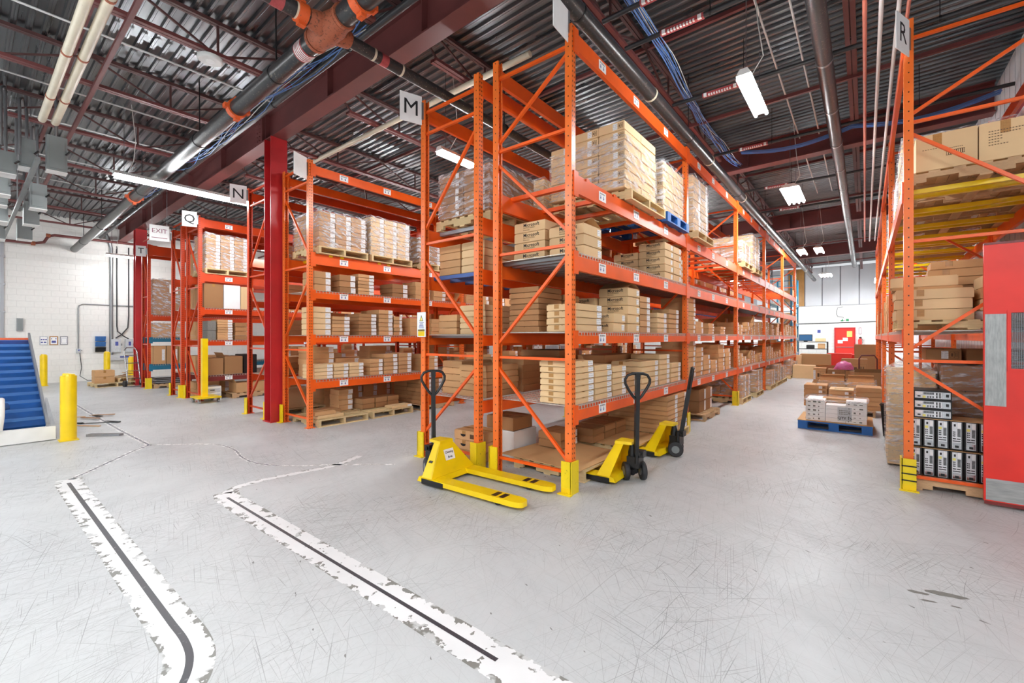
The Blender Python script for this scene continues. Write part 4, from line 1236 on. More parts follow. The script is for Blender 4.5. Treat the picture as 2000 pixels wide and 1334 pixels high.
for i in range(3):
    o = carton(-4.02, 4.3, i * 0.125, 0.52, 0.36, 0.122, '%s brown box with hand hole, on floor beside the yellow jack' % ('bottom', 'middle', 'top')[i], 'boxes behind the yellow jack', 'cardboard', None, '-y', 0.02)
    MB().add([(-0.15, -0.182, 0.075), (-0.05, -0.182, 0.075), (-0.065, -0.182, 0.05), (-0.10, -0.182, 0.04), (-0.135, -0.182, 0.05)], [(4, 3, 2, 1, 0)]).build('hand_hole', 'dark_gap', o)
    MB().box(0.02, 0.10, -0.1815, -0.1795, 0.03, 0.085).build('printed_mark', 'ink_brown', o)
o = carton(-3.78, 4.75, 0, 0.42, 0.5, 0.36, 'white carton on floor behind the three boxes with hand holes', 'boxes behind the yellow jack', 'white_paper')
carton(-3.82, 4.72, 0.364, 0.46, 0.42, 0.17, 'brown carton resting on the white carton behind the jack', 'boxes behind the yellow jack', 'cardboard_dark', None, '-y')
for b in (1, 2, 3):
    for z in (2.433, 1.633, 0.833):
        yy = M2.y + b * P + 0.15
        while yy < M2.y + (b + 1) * P - 0.5:
            d = random.uniform(0.35, 0.6); h = random.uniform(0.08, 0.12)
            far_stack(random.uniform(-4.3, -3.9), yy + d / 2, z, random.uniform(0.4, 0.7), d, h, random.randint(2, 5))
            yy += d + random.choice((0.03, 0.3))

# ================================================================ rack by the red column (N1)
RN = 'rack by red column'
pallet(-7.98, 4.42, 3.075, 'light pallet under first wrapped load by red column', 1.0, 0.98, 0, 'wood', 'x')
wrapped_load(-8.0, 4.42, 3.21, 0.95, 0.94, 7, 2, 3, 0.088, 'first wrapped load with white label strips by red column', 'cardboard', '+x')
pallet(-7.98, 5.48, 3.075, 'light pallet under second wrapped load by red column', 1.0, 0.98, 0, 'wood', 'x')
wrapped_load(-8.0, 5.46, 3.21, 0.95, 0.94, 8, 2, 3, 0.09, 'second wrapped load with white label strips by red column', 'cardboard_pale', '+x')
pallet(-7.98, 6.7, 3.075, 'light pallet under third wrapped load by red column', 1.0, 0.98, 0, 'wood', 'x')
wrapped_load(-8.0, 6.66, 3.21, 0.95, 0.94, 6, 2, 3, 0.09, 'third wrapped load farther along rack by red column', 'cardboard_dark', '+x')
for yy, dd, hh, nn, m in ((4.06, 0.32, 0.115, 3, 'cardboard'), (4.55, 0.34, 0.11, 3, 'cardboard_dark'), (4.95, 0.36, 0.062, 6, 'cardboard'), (5.75, 0.4, 0.09, 3, 'cardboard_dark'), (6.35, 0.4, 0.09, 4, 'cardboard'), (6.85, 0.36, 0.09, 4, 'cardboard')):
    stack(N1, RN, 0, 3, -7.82, yy, 0.44, dd, hh, nn, m, '+x', None, adj='labelled')
for yy, dd, hh, nn, m in ((4.05, 0.34, 0.098, 5, 'cardboard_pale'), (4.42, 0.36, 0.066, 5, 'cardboard'), (4.98, 0.40, 0.066, 6, 'cardboard_dark'), (5.40, 0.34, 0.082, 6, 'cardboard'), (5.70, 0.22, 0.075, 5, 'cardboard'), (6.2, 0.4, 0.09, 4, 'cardboard'), (6.8, 0.4, 0.09, 4, 'cardboard')):
    stack(N1, RN, 0, 2, -7.82, yy, 0.44, dd, hh, nn, m, '+x', None, adj='labelled')
for yy, dd, hh, nn, m in ((4.08, 0.36, 0.062, 4, 'cardboard_pale'), (4.42, 0.30, 0.062, 4, 'cardboard_pale'), (4.74, 0.31, 0.062, 4, 'cardboard_pale'), (5.18, 0.30, 0.075, 4, 'cardboard'), (5.52, 0.34, 0.078, 5, 'cardboard'), (5.88, 0.34, 0.08, 5, 'cardboard'), (6.6, 0.4, 0.09, 4, 'cardboard')):
    stack(N1, RN, 0, 1, -7.82, yy, 0.44, dd, hh, nn, m, '+x', None, adj='labelled')
for yy, nn in ((4.3, 5), (4.85, 3), (5.6, 5)):
    stack(N1, RN, 0, 1, -8.3, yy, 0.40, 0.5, 0.11, nn, 'cardboard_dark', None, None, adj='rear')
pallet(-7.98, 4.42, 0, 'low wooden pallet with loose flat cartons by red column', 1.0, 0.98, 0, 'wood', 'x')
carton(-7.75, 4.2, 0.132, 0.36, 0.5, 0.06, 'flat carton lying on the low pallet by red column', 'cartons on rack by red column', 'cardboard_pale')
carton(-8.2, 4.4, 0.132, 0.4, 0.5, 0.07, 'flat carton at the rear of the low pallet by red column', 'cartons on rack by red column', 'cardboard')
carton(-7.72, 4.1, 0.194, 0.28, 0.4, 0.06, 'small flat carton on top of another on low pallet', 'cartons on rack by red column', 'cardboard', None, '-y')
pallet(-7.98, 5.5, 0, 'second low wooden pallet by red column', 1.0, 0.98, 0, 'wood', 'x')
for yy in (5.2, 5.5, 5.8):
    stack(N1, RN, 0, 0, -8.1, yy, 0.40, 0.29, 0.1, 2, 'cardboard', None, None, z=0.135, adj='squat')
carton(-7.66, 5.75, 0.132, 0.26, 0.5, 0.05, 'thin carton at the aisle edge of second low pallet', 'cartons on rack by red column', 'cardboard_pale', '+x')
pallet(-7.98, 6.7, 0, 'pallet under dark label-striped load by red column', 1.0, 0.98, 0, 'old', 'y')
far_stack(-8.3, 4.82, 0.135, 0.34, 0.3, 0.1, 4)
wrapped_load(-8.0, 6.7, 0.135, 0.95, 0.94, 6, 2, 3, 0.085, 'dark load with label strips on floor by red column', 'cardboard_dark', '+x', False)
for b in (1, 2, 3):
    for z in (2.423, 1.633, 0.843):
        yy = N1.y + b * P + 0.15
        while yy < N1.y + (b + 1) * P - 0.5:
            d = random.uniform(0.3, 0.5); h = random.uniform(0.07, 0.11)
            far_stack(-7.8, yy + d / 2, z, 0.44, d, h, random.randint(2, 5))
            yy += d + random.choice((0.02, 0.2))
# rack N (N2) end bay
RN2 = 'rack signed N'
wrapped_load(-9.6, 4.6, 3.06, 0.8, 0.9, 4, 2, 2, 0.1, 'wrapped load glimpsed between sign N and red column', 'cardboard', '-y')
for lv, xx, hh, nn in ((3, -9.75, 0.09, 3), (3, -9.35, 0.1, 3), (2, -9.75, 0.1, 3), (2, -9.35, 0.1, 3), (1, -9.75, 0.11, 3), (1, -9.35, 0.11, 3)):
    stack(N2, RN2, 0, lv, xx, 4.4, 0.38, 0.6, hh, nn, random.choice(('cardboard', 'cardboard_pale')), None, None, adj='brown')
pallet(-9.6, 4.5, 0, 'pallet beneath tall boxes between sign N and red column', 0.9, 0.9, 0, 'wood', 'x')
carton(-9.82, 4.4, 0.132, 0.38, 0.5, 0.42, 'tall brown carton on the pallet below sign N', 'cartons below sign N', 'cardboard')
carton(-9.4, 4.4, 0.132, 0.38, 0.5, 0.40, 'tall pale carton next to column on pallet below sign N', 'cartons below sign N', 'cardboard_pale')

# ================================================================ racks Q, O and T
RQ = 'rack signed Q'
pallet(-13.35, 4.32, 3.195, 'light pallet under tall striped load by sign Q', 0.95, 1.0, 0, 'wood', 'x')
wrapped_load(-13.36, 4.32, 3.33, 0.9, 0.96, 10, 2, 3, 0.085, 'tall wrapped load with three white label strips by sign Q', 'cardboard', '+x')
carton(-13.3, 4.02, 2.335, 0.7, 0.42, 0.62, 'big brown carton on third shelf by sign Q', 'cartons on rack signed Q', 'cardboard_dark', None, '+x')
carton(-13.3, 4.44, 2.335, 0.7, 0.38, 0.62, 'white-wrapped tall carton next to big brown one, sign Q', 'cartons on rack signed Q', 'white_paper')
carton(-13.3, 4.80, 2.335, 0.7, 0.3, 0.6, 'pale wrapped carton at end of third shelf, sign Q', 'cartons on rack signed Q', 'cardboard_pale')
stack(Q1, RQ, 0, 2, -13.2, 3.98, 0.5, 0.2, 0.24, 2, 'cardboard_grey', None, None, adj='grey')
stack(Q1, RQ, 0, 2, -13.2, 4.28, 0.5, 0.36, 0.062, 8, 'cardboard', '+x', None, adj='slim labelled')
stack(Q1, RQ, 0, 2, -13.2, 4.66, 0.5, 0.3, 0.11, 4, 'cardboard_dark', None, None, adj='shaded')
carton(-13.2, 4.05, 0.635, 0.6, 0.34, 0.42, 'dark brown carton on maroon beam by sign Q', 'cartons on rack signed Q', 'cardboard_dark')
carton(-13.2, 4.46, 0.635, 0.6, 0.42, 0.46, 'open dark carton on maroon beam by sign Q', 'cartons on rack signed Q', 'cardboard_dark', None, None, 0, flaps='open')
carton(-13.2, 4.86, 0.635, 0.6, 0.32, 0.5, 'black carton on maroon beam by sign Q', 'cartons on rack signed Q', 'black_plastic')
pallet(-13.25, 4.95, 0, 'old pallet on the floor under the maroon beam', 0.9, 1.1, 0, 'old', 'y')
carton(-13.1, 4.9, 0.132, 0.5, 0.8, 0.26, 'long brown carton on the old pallet by sign Q', 'cartons on rack signed Q', 'cardboard', None, None, 0, flaps='open')
carton(-13.6, 4.1, 0.0, 0.45, 0.36, 0.45, 'brown carton standing behind the white printer', 'cartons on rack signed Q', 'cardboard')
t = thing('printer', 'white printer with drawers standing beside yellow dolly', 'printer', (-13.12, 3.98, 0.0))
MB().box(-0.2, 0.2, -0.2, 0.2, 0, 0.34).build('body', 'white_enamel', t)
for zz in (0.05, 0.19):
    d_ = MB().box(0.2, 0.206, -0.18, 0.18, zz, zz + 0.1).build('drawer', 'grey_panel', t)
    MB().box(0.206, 0.212, -0.05, 0.05, zz + 0.05, zz + 0.07).build('handle', 'black_plastic', d_)
RO = 'rack signed O'
for lv, hh, nn in ((4, 0.13, 5), (3, 0.14, 4), (2, 0.12, 4), (1, 0.11, 4)):
    stack(Q2, RO, 0, lv, -14.45, 4.35, 0.7, 0.8, hh, nn, random.choice(('cardboard', 'cardboard_dark')), None, None, adj='wide brown')
stack(Q2, RO, 0, 0, -14.45, 4.35, 0.7, 0.8, 0.18, 2, 'cardboard_dark', None, None, z=0.0, adj='wide brown')
t = wrapped_load(-17.55, 4.15, 2.285, 0.62, 0.85, 1, 1, 1, 1.12, 'huge film-wrapped carton with white notice by sign T', 'cardboard_dark', None)
MB().box(0.322, 0.326, -0.02, 0.2, 0.7, 0.98).build('notice', 'white_paper', t)
wrapped_load(-17.55, 4.1, 1.585, 0.62, 0.8, 1, 1, 1, 0.44, 'film-wrapped carton on teal beam by sign T', 'cardboard', None)
for k, yy in enumerate((3.88, 4.2, 4.52)):
    carton(-17.5, yy, 0.755, 0.6, 0.3, 0.56, '%s upright brown carton on lower teal beam, counted from post' % ORD[k], 'upright cartons by sign T', 'cardboard', 'sq')
pallet(-17.5, 4.2, 0, 'small old pallet below the teal beams', 0.7, 0.95, 0, 'old', 'y')
for k in range(7):
    o = MB().box(-0.28, 0.28, -0.36, 0.36, 0, 0.026).build('laptop', 'grey_steel' if k % 2 else 'black_plastic', None, (-17.5 + random.uniform(-.02, .02), 4.15 + random.uniform(-.03, .03), 0.132 + k * 0.028))
    MB().box(-0.27, 0.27, -0.35, 0.35, 0.026, 0.0275).build('lid', 'grey_panel', o)
    tag(o, '%s slim grey device from the bottom of the pile under teal beams' % ORD[k], 'laptop', 'slim devices under teal beams')

# ================================================================ rack R contents
random.seed(5)
RR = 'rack signed R'
pallet(0.95, 6.92, 3.225, 'weathered pallet under the two big printed cartons of rack R', 1.22, 1.05, 0, 'old', 'x')
for k, (xc, ww) in enumerate(((0.66, 0.46), (1.145, 0.49))):
    o = carton(xc, 6.74, 3.36, ww, 0.66, 0.38, ['big pale carton with printed barcode on rack R', 'big pale carton with printed address lines on rack R'][k], 'big printed cartons on rack R', 'cardboard_pale', None, None)
    mb = MB()
    if k == 0:
        e = -0.3306
        mb.box(0.0, 0.14, e, e + 0.001, 0.13, 0.135); mb.box(0.0, 0.14, e, e + 0.001, 0.175, 0.18)
        for q in range(10):
            mb.box(0.002 + q * 0.0145, 0.006 + q * 0.0145 + (q % 3) * 0.002, e, e + 0.001, 0.13, 0.18)
        for q in range(8): mb.box(0.01 + q * 0.015, 0.02 + q * 0.015, e, e + 0.001, 0.20, 0.206)
        for q in range(6): mb.box(-0.18 + q * 0.02, -0.167 + q * 0.02, e, e + 0.001, 0.22, 0.226)
    else:
        e = -0.3306
        for r, L in enumerate((16, 11, 5, 5, 4, 7)):
            for q in range(L): mb.box(-0.18 + q * 0.02, -0.167 + q * 0.02, e, e + 0.001, 0.28 - r * 0.027, 0.288 - r * 0.027)
        for q in range(3): mb.box(0.1 + q * 0.02, 0.115 + q * 0.02, e, e + 0.001, 0.17, 0.178)
    mb.build('printed_mark', 'ink_brown', o)['kind'] = 'stuff'
    MB().box(-0.1, -0.03, -0.3305, -0.329, 0.25, 0.375).build('tape', 'tape', o)
pallet(0.95, 8.05, 3.225, 'second weathered pallet on yellow supports of rack R', 1.22, 1.05, 0, 'old', 'x')
wrapped_load(0.95, 8.05, 3.36, 1.15, 1.0, 3, 2, 2, 0.25, 'tall wrapped load, second on top of rack R', 'cardboard_pale', None)
pallet(0.95, 9.25, 3.225, 'third weathered pallet on yellow supports of rack R', 1.22, 1.05, 0, 'old', 'x')
wrapped_load(0.95, 9.25, 3.36, 1.15, 1.0, 3, 2, 2, 0.22, 'white wrapped load, third on top of rack R', 'white_paper', None)
for k, yy in enumerate((10.7, 11.9, 14.5)):
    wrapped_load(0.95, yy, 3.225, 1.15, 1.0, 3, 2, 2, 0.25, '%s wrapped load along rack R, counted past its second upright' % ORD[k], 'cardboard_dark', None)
zz = 1.675
pallet(0.85, 6.78, zz, 'pale pallet under the carton heap on rack R', 1.15, 0.95, 0, 'wood', 'x', 0.10)
def heap(specs):
    for x, y, z, w, d, h, m, lb in specs:
        carton(x, y, zz + 0.102 + z, w, d, h, lb, 'carton heap on rack R', m, None, '-y' if h < 0.12 else None, random.uniform(-0.04, 0.04))
heap([(0.56, 6.62, 0, 0.60, 0.44, 0.115, 'cardboard_pale', 'bottom long pale carton of the rack R heap'),
      (0.56, 6.63, 0.118, 0.60, 0.44, 0.105, 'cardboard_pale', 'second long pale carton of the rack R heap'),
      (0.56, 6.63, 0.226, 0.60, 0.44, 0.105, 'cardboard_pale', 'third long pale carton of the rack R heap'),
      (0.52, 6.70, 0.334, 0.56, 0.42, 0.03, 'cardboard', 'flat lid carton above three long ones on rack R'),
      (0.50, 6.72, 0.367, 0.54, 0.40, 0.11, 'cardboard_pale', 'topmost pale carton at the aisle end of rack R heap'),
      (1.16, 6.62, 0.09, 0.5, 0.42, 0.115, 'cardboard_pale', 'pale carton above plastic bag on rack R heap'),
      (1.16, 6.62, 0.208, 0.5, 0.42, 0.11, 'cardboard', 'brown carton in second pile of rack R heap'),
      (1.15, 6.62, 0.321, 0.46, 0.40, 0.12, 'cardboard_pale', 'top pale carton of second pile, rack R heap'),
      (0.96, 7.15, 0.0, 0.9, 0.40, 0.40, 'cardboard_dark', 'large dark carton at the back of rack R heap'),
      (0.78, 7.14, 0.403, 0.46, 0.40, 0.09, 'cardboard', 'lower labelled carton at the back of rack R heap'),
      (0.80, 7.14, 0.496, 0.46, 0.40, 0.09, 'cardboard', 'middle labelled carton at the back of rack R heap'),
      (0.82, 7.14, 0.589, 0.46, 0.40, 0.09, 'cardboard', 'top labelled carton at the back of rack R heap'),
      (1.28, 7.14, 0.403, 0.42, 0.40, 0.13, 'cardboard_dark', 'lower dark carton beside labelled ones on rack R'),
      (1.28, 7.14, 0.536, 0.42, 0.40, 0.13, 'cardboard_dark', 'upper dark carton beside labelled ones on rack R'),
      (0.40, 7.2, 0.0, 0.2, 0.34, 0.5, 'cardboard', 'upright brown carton at the aisle edge behind rack R heap')])
bag = MB()
for k in range(5):
    bag.tube([(-0.24, -0.02, 0.012 + k * 0.013), (-0.1, -0.22, 0.03 + k * 0.010), (0.1, -0.23, 0.03 + k * 0.01), (0.26, -0.15, 0.018 + k * 0.012)], [0.02, 0.035, 0.035, 0.02], 8)
tag(bag.build('plastic_bag', 'white_paper', None, (1.12, 6.6, zz + 0.104)), 'crumpled white plastic bag squeezed between cartons on rack R', 'bag')
random.seed(8)
for b in range(0, 4):
    for z in (1.675,):
        yy = R1.y + b * P + (1.4 if b == 0 else 0.15)
        k = 0
        while yy < R1.y + (b + 1) * P - 0.45:
            d = random.uniform(0.3, 0.5); h = random.uniform(0.1, 0.16); n = random.randint(3, 5)
            if b == 0: stack(R1, RR, 0, 2, 0.62, yy + d / 2, 0.5, d, h, n, random.choice(('cardboard', 'cardboard_pale', 'cardboard_dark')), None, None, z=z, adj='brown')
            else: far_stack(0.6, yy + d / 2, z, 0.5, d, h, n)
            yy += d + 0.03
# below: dark wrapped load behind the computers and the bulging one beside it
wrapped_load(1.06, 7.45, 0.14, 0.72, 0.8, 4, 2, 1, 0.28, 'dark wrapped load behind the stacked computers', 'cardboard_dark', None)
pallet(1.06, 7.45, 0, 'pallet beneath dark wrapped load behind the computers', 0.76, 0.9, 0, 'old', 'x')
t = wrapped_load(0.44, 7.6, 0.02, 0.44, 0.72, 4, 1, 1, 0.29, 'bulging wrapped load leaning into the aisle by rack R', 'cardboard_pale', None)
mb = MB()
mb.add([(-0.25, -0.33, 1.15), (0.24, -0.33, 1.15), (0.24, 0.33, 1.15), (-0.25, 0.33, 1.15), (0.02, -0.02, 1.36), (0.1, 0.05, 1.33)],
       [(0, 1, 4), (1, 2, 5, 4), (2, 3, 5), (3, 0, 4, 5)], 0, True)
mb.build('film_peak', 'stretch_film', t)
carton(1.25, 6.75, 0.79, 0.5, 0.5, 0.06, 'flat carton lying on top of the upright computers', 'cartons on rack R floor', 'cardboard')
for k, (xc, w_) in enumerate(((0.72, 0.3), (1.16, 0.5))):
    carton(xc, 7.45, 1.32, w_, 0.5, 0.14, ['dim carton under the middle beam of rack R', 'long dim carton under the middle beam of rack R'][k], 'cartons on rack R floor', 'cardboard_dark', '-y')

# computers
pallet(0.98, 6.62, 0, 'brown pallet carrying the black computers', 1.2, 0.72, 0, 'old', 'x', 0.135)
def pc_meshes():
    W, D, H = 0.095, 0.34, 0.29
    case = MB().box(-W / 2, W / 2, -D / 2 + 0.006, D / 2, 0, H); case.box(-W / 2 + 0.006, -W / 2 + 0.012, -D / 2, -D / 2 + 0.006, 0, H); case.box(W / 2 - 0.012, W / 2 - 0.004, -D / 2 - 0.006, -D / 2 + 0.006, 0.01, H - 0.01)
    y = -D / 2 + 0.006
    panel = MB().box(-W / 2 + 0.010, W / 2 - 0.014, y - 0.004, y, 0.01, H - 0.008)
    y -= 0.004
    vent = MB()
    for k in range(14):
        vent.box(0.004, W / 2 - 0.020, y - 0.0015, y, 0.135 + k * 0.0058, 0.139 + k * 0.0058)
    ports = MB()
    for k in range(3):
        ports.box(-0.030, -0.022, y - 0.002, y, 0.135 + k * 0.02, 0.147 + k * 0.02); ports.box(-0.019, -0.011, y - 0.002, y, 0.135 + k * 0.02, 0.147 + k * 0.02)
    ports.box(-0.022, -0.008, y - 0.003, y, 0.238, 0.262); ports.box(-0.03, -0.006, y - 0.002, y, 0.108, 0.118); ports.box(0.0, 0.026, y - 0.002, y, 0.108, 0.118)
    ports.box(-0.014, 0.014, y - 0.003, y, 0.022, 0.045); ports.box(-0.03, 0.026, y - 0.002, y, 0.085, 0.094)
    psu = MB().box(-0.031, 0.029, y - 0.002, y, 0.014, 0.072)
    lab = MB().box(-0.032, -0.008, y - 0.0025, y, 0.198, 0.222)
    wl_ = MB().box(0.006, 0.028, y - 0.0025, y, 0.225, 0.275)
    return [('case', case.mesh('case', 'black_plastic')), ('rear_panel', panel.mesh('rear_panel', 'pc_panel')), ('vent', vent.mesh('vent', 'black_metal')), ('port', ports.mesh('port', 'black_plastic')),
            ('power_supply', psu.mesh('power_supply', 'chrome')), ('yellow_label', lab.mesh('yellow_label', 'yellow_label')), ('white_label', wl_.mesh('white_label', 'white_paper'))]
PCM = pc_meshes()
def computer(x, y, z, label, flat=False, drop=None):
    t = thing('desktop_computer', label, 'computer', (x, y, z), 0, 'black desktop computers')
    if flat: t.rotation_euler = (0, -PI / 2, 0)
    for nm, me in PCM:
        if nm == drop: continue
        po = put(nm, me, t)
        if nm in ('port', 'vent'): po['kind'] = 'stuff'
for r, z in enumerate((0.137, 0.445)):
    for k in range(9):
        computer(0.425 + k * 0.103, 6.52 + random.uniform(-.006, .006), z, 'black computer %s from rack R post, %s upright row' % (ORD[k], ('lower', 'upper')[r]), False, 'yellow_label' if (k + r) % 3 == 1 else None)
    sh = MB().box(0.36, 1.32, 6.35, 6.7, z + 0.291, z + 0.296)
    tag(sh.build('cardboard_sheet', 'cardboard_inner', None), 'thin cardboard layer on top of %s row of upright computers' % ('lower', 'upper')[r], 'cardboard sheet')
for k in range(3):
    computer(0.70, 6.53, 0.745 + k * 0.098 + 0.0475, 'black computer lying flat on the others, %s of three' % ('bottom', 'middle', 'top')[k], True)

# ================================================================ pallet jacks
def jack(x, y, rz, label, tilt=0.0, steer=0.0, sticker=False, L=1.15):
    """origin on the floor under the steering axle; forks point along local +x"""
    t = thing('pallet_jack', label, 'pallet jack', (x, y, 0), rz, 'yellow hand pallet jacks')
    for s in (-1, 1):
        c = s * 0.262
        a, b = c - 0.08, c + 0.08
        x0, x1 = 0.17, 0.17 + L
        mb = MB()
        n = 8
        tip = [(x1 - 0.13 + 0.13 * math.sin(PI / 2 * k / n), 0.08 - 0.035 * (1 - math.cos(PI / 2 * k / n)) * 1.6) for k in range(n + 1)]
        prof = [(x0, a)] + [(px, c - w_) for px, w_ in tip] + [(px, c + w_) for px, w_ in reversed(tip)] + [(x0, b)]
        mb.prism(prof, 0.035, 0.085)
        f = mb.build('fork', 'yellow_paint', t)
        for q in (0.36, 0.27):
            MB().box(x1 - q, x1 - q + 0.055, c - 0.055, c + 0.055, 0.0845, 0.0868).build('roller_slot', 'black_plastic', f)
        MB().tube([(x1 - 0.29, c - 0.05, 0.037), (x1 - 0.29, c + 0.05, 0.037)], 0.037, 12).build('load_roller', 'rubber', t)
        MB().box(x0 - 0.02, x0 + 0.3, s * 0.342 - 0.004, s * 0.342 + 0.004, 0.02, 0.075).build('skid_plate', 'black_metal', t)
    # A-shaped head
    mb = MB()
    mb.hull8([(0.08, -0.342, 0.035), (0.34, -0.342, 0.035), (0.34, 0.342, 0.035), (0.08, 0.342, 0.035)],
             [(0.11, -0.342, 0.088), (0.31, -0.342, 0.088), (0.31, 0.342, 0.088), (0.11, 0.342, 0.088)])
    mb.hull8([(0.285, -0.338, 0.088), (0.30, -0.338, 0.088), (0.30, 0.338, 0.088), (0.285, 0.338, 0.088)],
             [(0.17, -0.10, 0.40), (0.185, -0.10, 0.40), (0.185, 0.10, 0.40), (0.17, 0.10, 0.40)])
    for sd in (-1, 1):
        ya, yb = sorted((sd * 0.338, sd * 0.322)); yc, yd = sorted((sd * 0.10, sd * 0.084))
        mb.hull8([(0.15, ya, 0.088), (0.295, ya, 0.088), (0.295, yb, 0.088), (0.15, yb, 0.088)], [(0.09, yc, 0.40), (0.18, yc, 0.40), (0.18, yd, 0.40), (0.09, yd, 0.40)])
    mb.hull8([(0.0, -0.085, 0.40), (0.19, -0.105, 0.40), (0.19, 0.105, 0.40), (0.0, 0.085, 0.40)],
             [(0.0, -0.08, 0.43), (0.185, -0.10, 0.43), (0.185, 0.10, 0.43), (0.0, 0.08, 0.43)])
    head = mb.build('head', 'yellow_paint', t)
    # side decals
    MB().bar((0.155, -0.235, 0.232), (0.205, -0.235, 0.232), 0.006, 0.025, 0, (0, 0.8, 0.6)).build('decal', 'black_plastic', head)
    if sticker:
        # notice on the sloping fork side
        d = Vector((0.185 - 0.30, 0, 0.40 - 0.088)).normalized()
        nrm = Vector((d.z, 0, -d.x))
        c = Vector((0.30, 0, 0.088)) + d * 0.20 + nrm * 0.002
        rot = Matrix((( 0, d.x, nrm.x), (1, 0, 0), (0, d.z, nrm.z))).to_euler()
        st = MB().box(-0.075, 0.075, -0.06, 0.06, 0, 0.001).build('notice', 'white_paper', head, c, rot)
        put('lettering', text_mesh('Cleaning', 0.036, 'ink_black', bold=0.0004), st, (0, 0.025, 0.0018))
        put('lettering', text_mesh('Area', 0.036, 'ink_black', bold=0.0008), st, (0, -0.028, 0.0018))
    # pump and linkage
    mb = MB()
    mb.tube([(0.02, 0, 0.17), (0.02, 0, 0.30), (0.02, 0, 0.40)], [0.05, 0.05, 0.028], 14)
    mb.box(-0.08, 0.06, -0.075, 0.075, 0.15, 0.27); mb.box(-0.05, 0.03, -0.10, -0.06, 0.2, 0.3); mb.tube([(-0.05, 0.06, 0.2), (-0.05, 0.06, 0.33)], 0.022, 8)
    mb.tube([(0, -0.06, 0.09), (0, 0.06, 0.09)], 0.03, 10); mb.box(-0.04, 0.05, -0.03, 0.03, 0.08, 0.18)
    mb.box(-0.12, -0.04, -0.05, 0.05, 0.27, 0.34); mb.tube([(-0.08, -0.07, 0.31), (-0.08, 0.07, 0.31)], 0.02, 8)
    pump = mb.build('hydraulic_pump', 'black_metal', t)
    MB().tube([(0.02, 0, 0.36), (0.02, 0, 0.405)], 0.02, 10).build('piston', 'chrome', pump)
    # steering wheels
    ca, sa = math.cos(steer), math.sin(steer)
    for s in (-1, 1):
        c = Vector((-sa * s * 0.095, ca * s * 0.095, 0.1)); u = Vector((-sa, ca, 0)) * 0.027
        wh = MB().tube([c - u, c - u * 0.8, c + u * 0.8, c + u], [0.088, 0.1, 0.1, 0.088], 22).build('steer_wheel', 'rubber', t)
        MB().tube([c - u * 1.05, c + u * 1.05], 0.05, 14).build('hub', 'grey_enamel', wh)
    # tiller
    dx, dy = math.cos(steer + PI), math.sin(steer + PI)
    ax = Vector((dx, dy, 0)); lat = Vector((-dy, dx, 0))
    b0 = Vector((0, 0, 0.30)) + ax * 0.07
    up = (Vector((0, 0, 1)) * math.cos(tilt) + ax * math.sin(tilt))
    MB().bar(b0, b0 + up * 0.86, 0.055, 0.042, 0, lat).build('tiller', 'black_metal', t)
    h0 = b0 + up * 0.60
    pr = [(0.0, 0.0), (0.05, 0.05), (0.10, 0.125), (0.135, 0.19), (0.138, 0.235), (0.11, 0.28), (0.06, 0.298), (0.0, 0.30)]
    loop = [h0 + lat * a + up * c for a, c in pr] + [h0 - lat * a + up * c for a, c in reversed(pr[:-1])]
    MB().tube(loop, 0.0155, 10).build('handle_loop', 'black_plastic', t)
    p = h0 + up * 0.235
    MB().bar(p, p + up * 0.07, 0.05, 0.05, 0, lat).build('control_block', 'black_plastic', t)
    MB().bar(h0 + up * 0.15 - ax * -0.022, h0 + up * 0.2 - ax * -0.022, 0.03, 0.004, 0, ax).build('maker_plate', 'grey_panel', t)
    return t
jack(-3.90, 3.44, 0.045, 'yellow pallet jack with white notice, forks out on the open floor', 0.03, -0.55, True, 1.28)
jack(-2.02, 4.72, PI + 0.05, 'yellow pallet jack pushed under the cardboard sheet pallet, front loop handle', 0.05, -0.9)
jack(-2.00, 6.05, PI - 0.05, 'yellow pallet jack beside tall floor load, handle turned sideways', 0.16, 0.35)

# ================================================================ red door, conveyor, bollards
t = thing('traffic_door', 'big red door with wired window and steel plates', 'door', (0.885, 6.10, 0))
t['kind'] = 'thing'
dw = 1.6
mb = MB()
mb.box(0, dw, -0.025, 0.025, 0.045, 1.30); mb.box(0, 0.155, -0.025, 0.025, 1.30, 1.83); mb.box(0.75, dw, -0.025, 0.025, 1.30, 1.83); mb.box(0, dw, -0.025, 0.025, 1.83, 2.47)
mb.build('leaf', 'door_red', t)
MB().box(0.002, dw, -0.027, -0.020, 0.02, 0.05).build('bottom_seal', 'maroon_paint', t)
MB().box(0.012, dw - 0.01, -0.029, -0.025, 0.06, 0.262).build('kick_plate', 'kick_plate', t)
MB().box(0.006, 0.143, -0.029, -0.025, 0.95, 1.815).build('push_plate', 'kick_plate', t)
mb = MB(); mb.box(0.148, 0.172, -0.034, 0.03, 1.28, 1.85); mb.box(0.172, 0.75, -0.034, 0.03, 1.28, 1.305); mb.box(0.172, 0.75, -0.034, 0.03, 1.825, 1.85); mb.box(0.74, 0.765, -0.034, 0.03, 1.28, 1.85)
wf = mb.build('window_frame', 'door_red', t)
g = NG('wired_glass'); g.set(srgb(90, 96, 100), 0.1, 0, 0.6); g.b.inputs['Alpha'].default_value = 0.45; MATS['wired_glass'] = g.m
MB().box(0.172, 0.75, -0.004, 0.004, 1.305, 1.825).build('pane', 'wired_glass', wf)
mb = MB()
for k in range(42): mb.box(0.172 + k * 0.0138, 0.1735 + k * 0.0138, -0.006, -0.0045, 1.305, 1.825)
for k in range(38): mb.box(0.172, 0.75, -0.006, -0.0045, 1.305 + k * 0.0138, 1.3065 + k * 0.0138)
mb.build('wire_mesh', 'chrome', wf)
MB().box(0.0, dw, -0.03, 0.03, 2.47, 2.49).build('top_rail', 'maroon_paint', t)

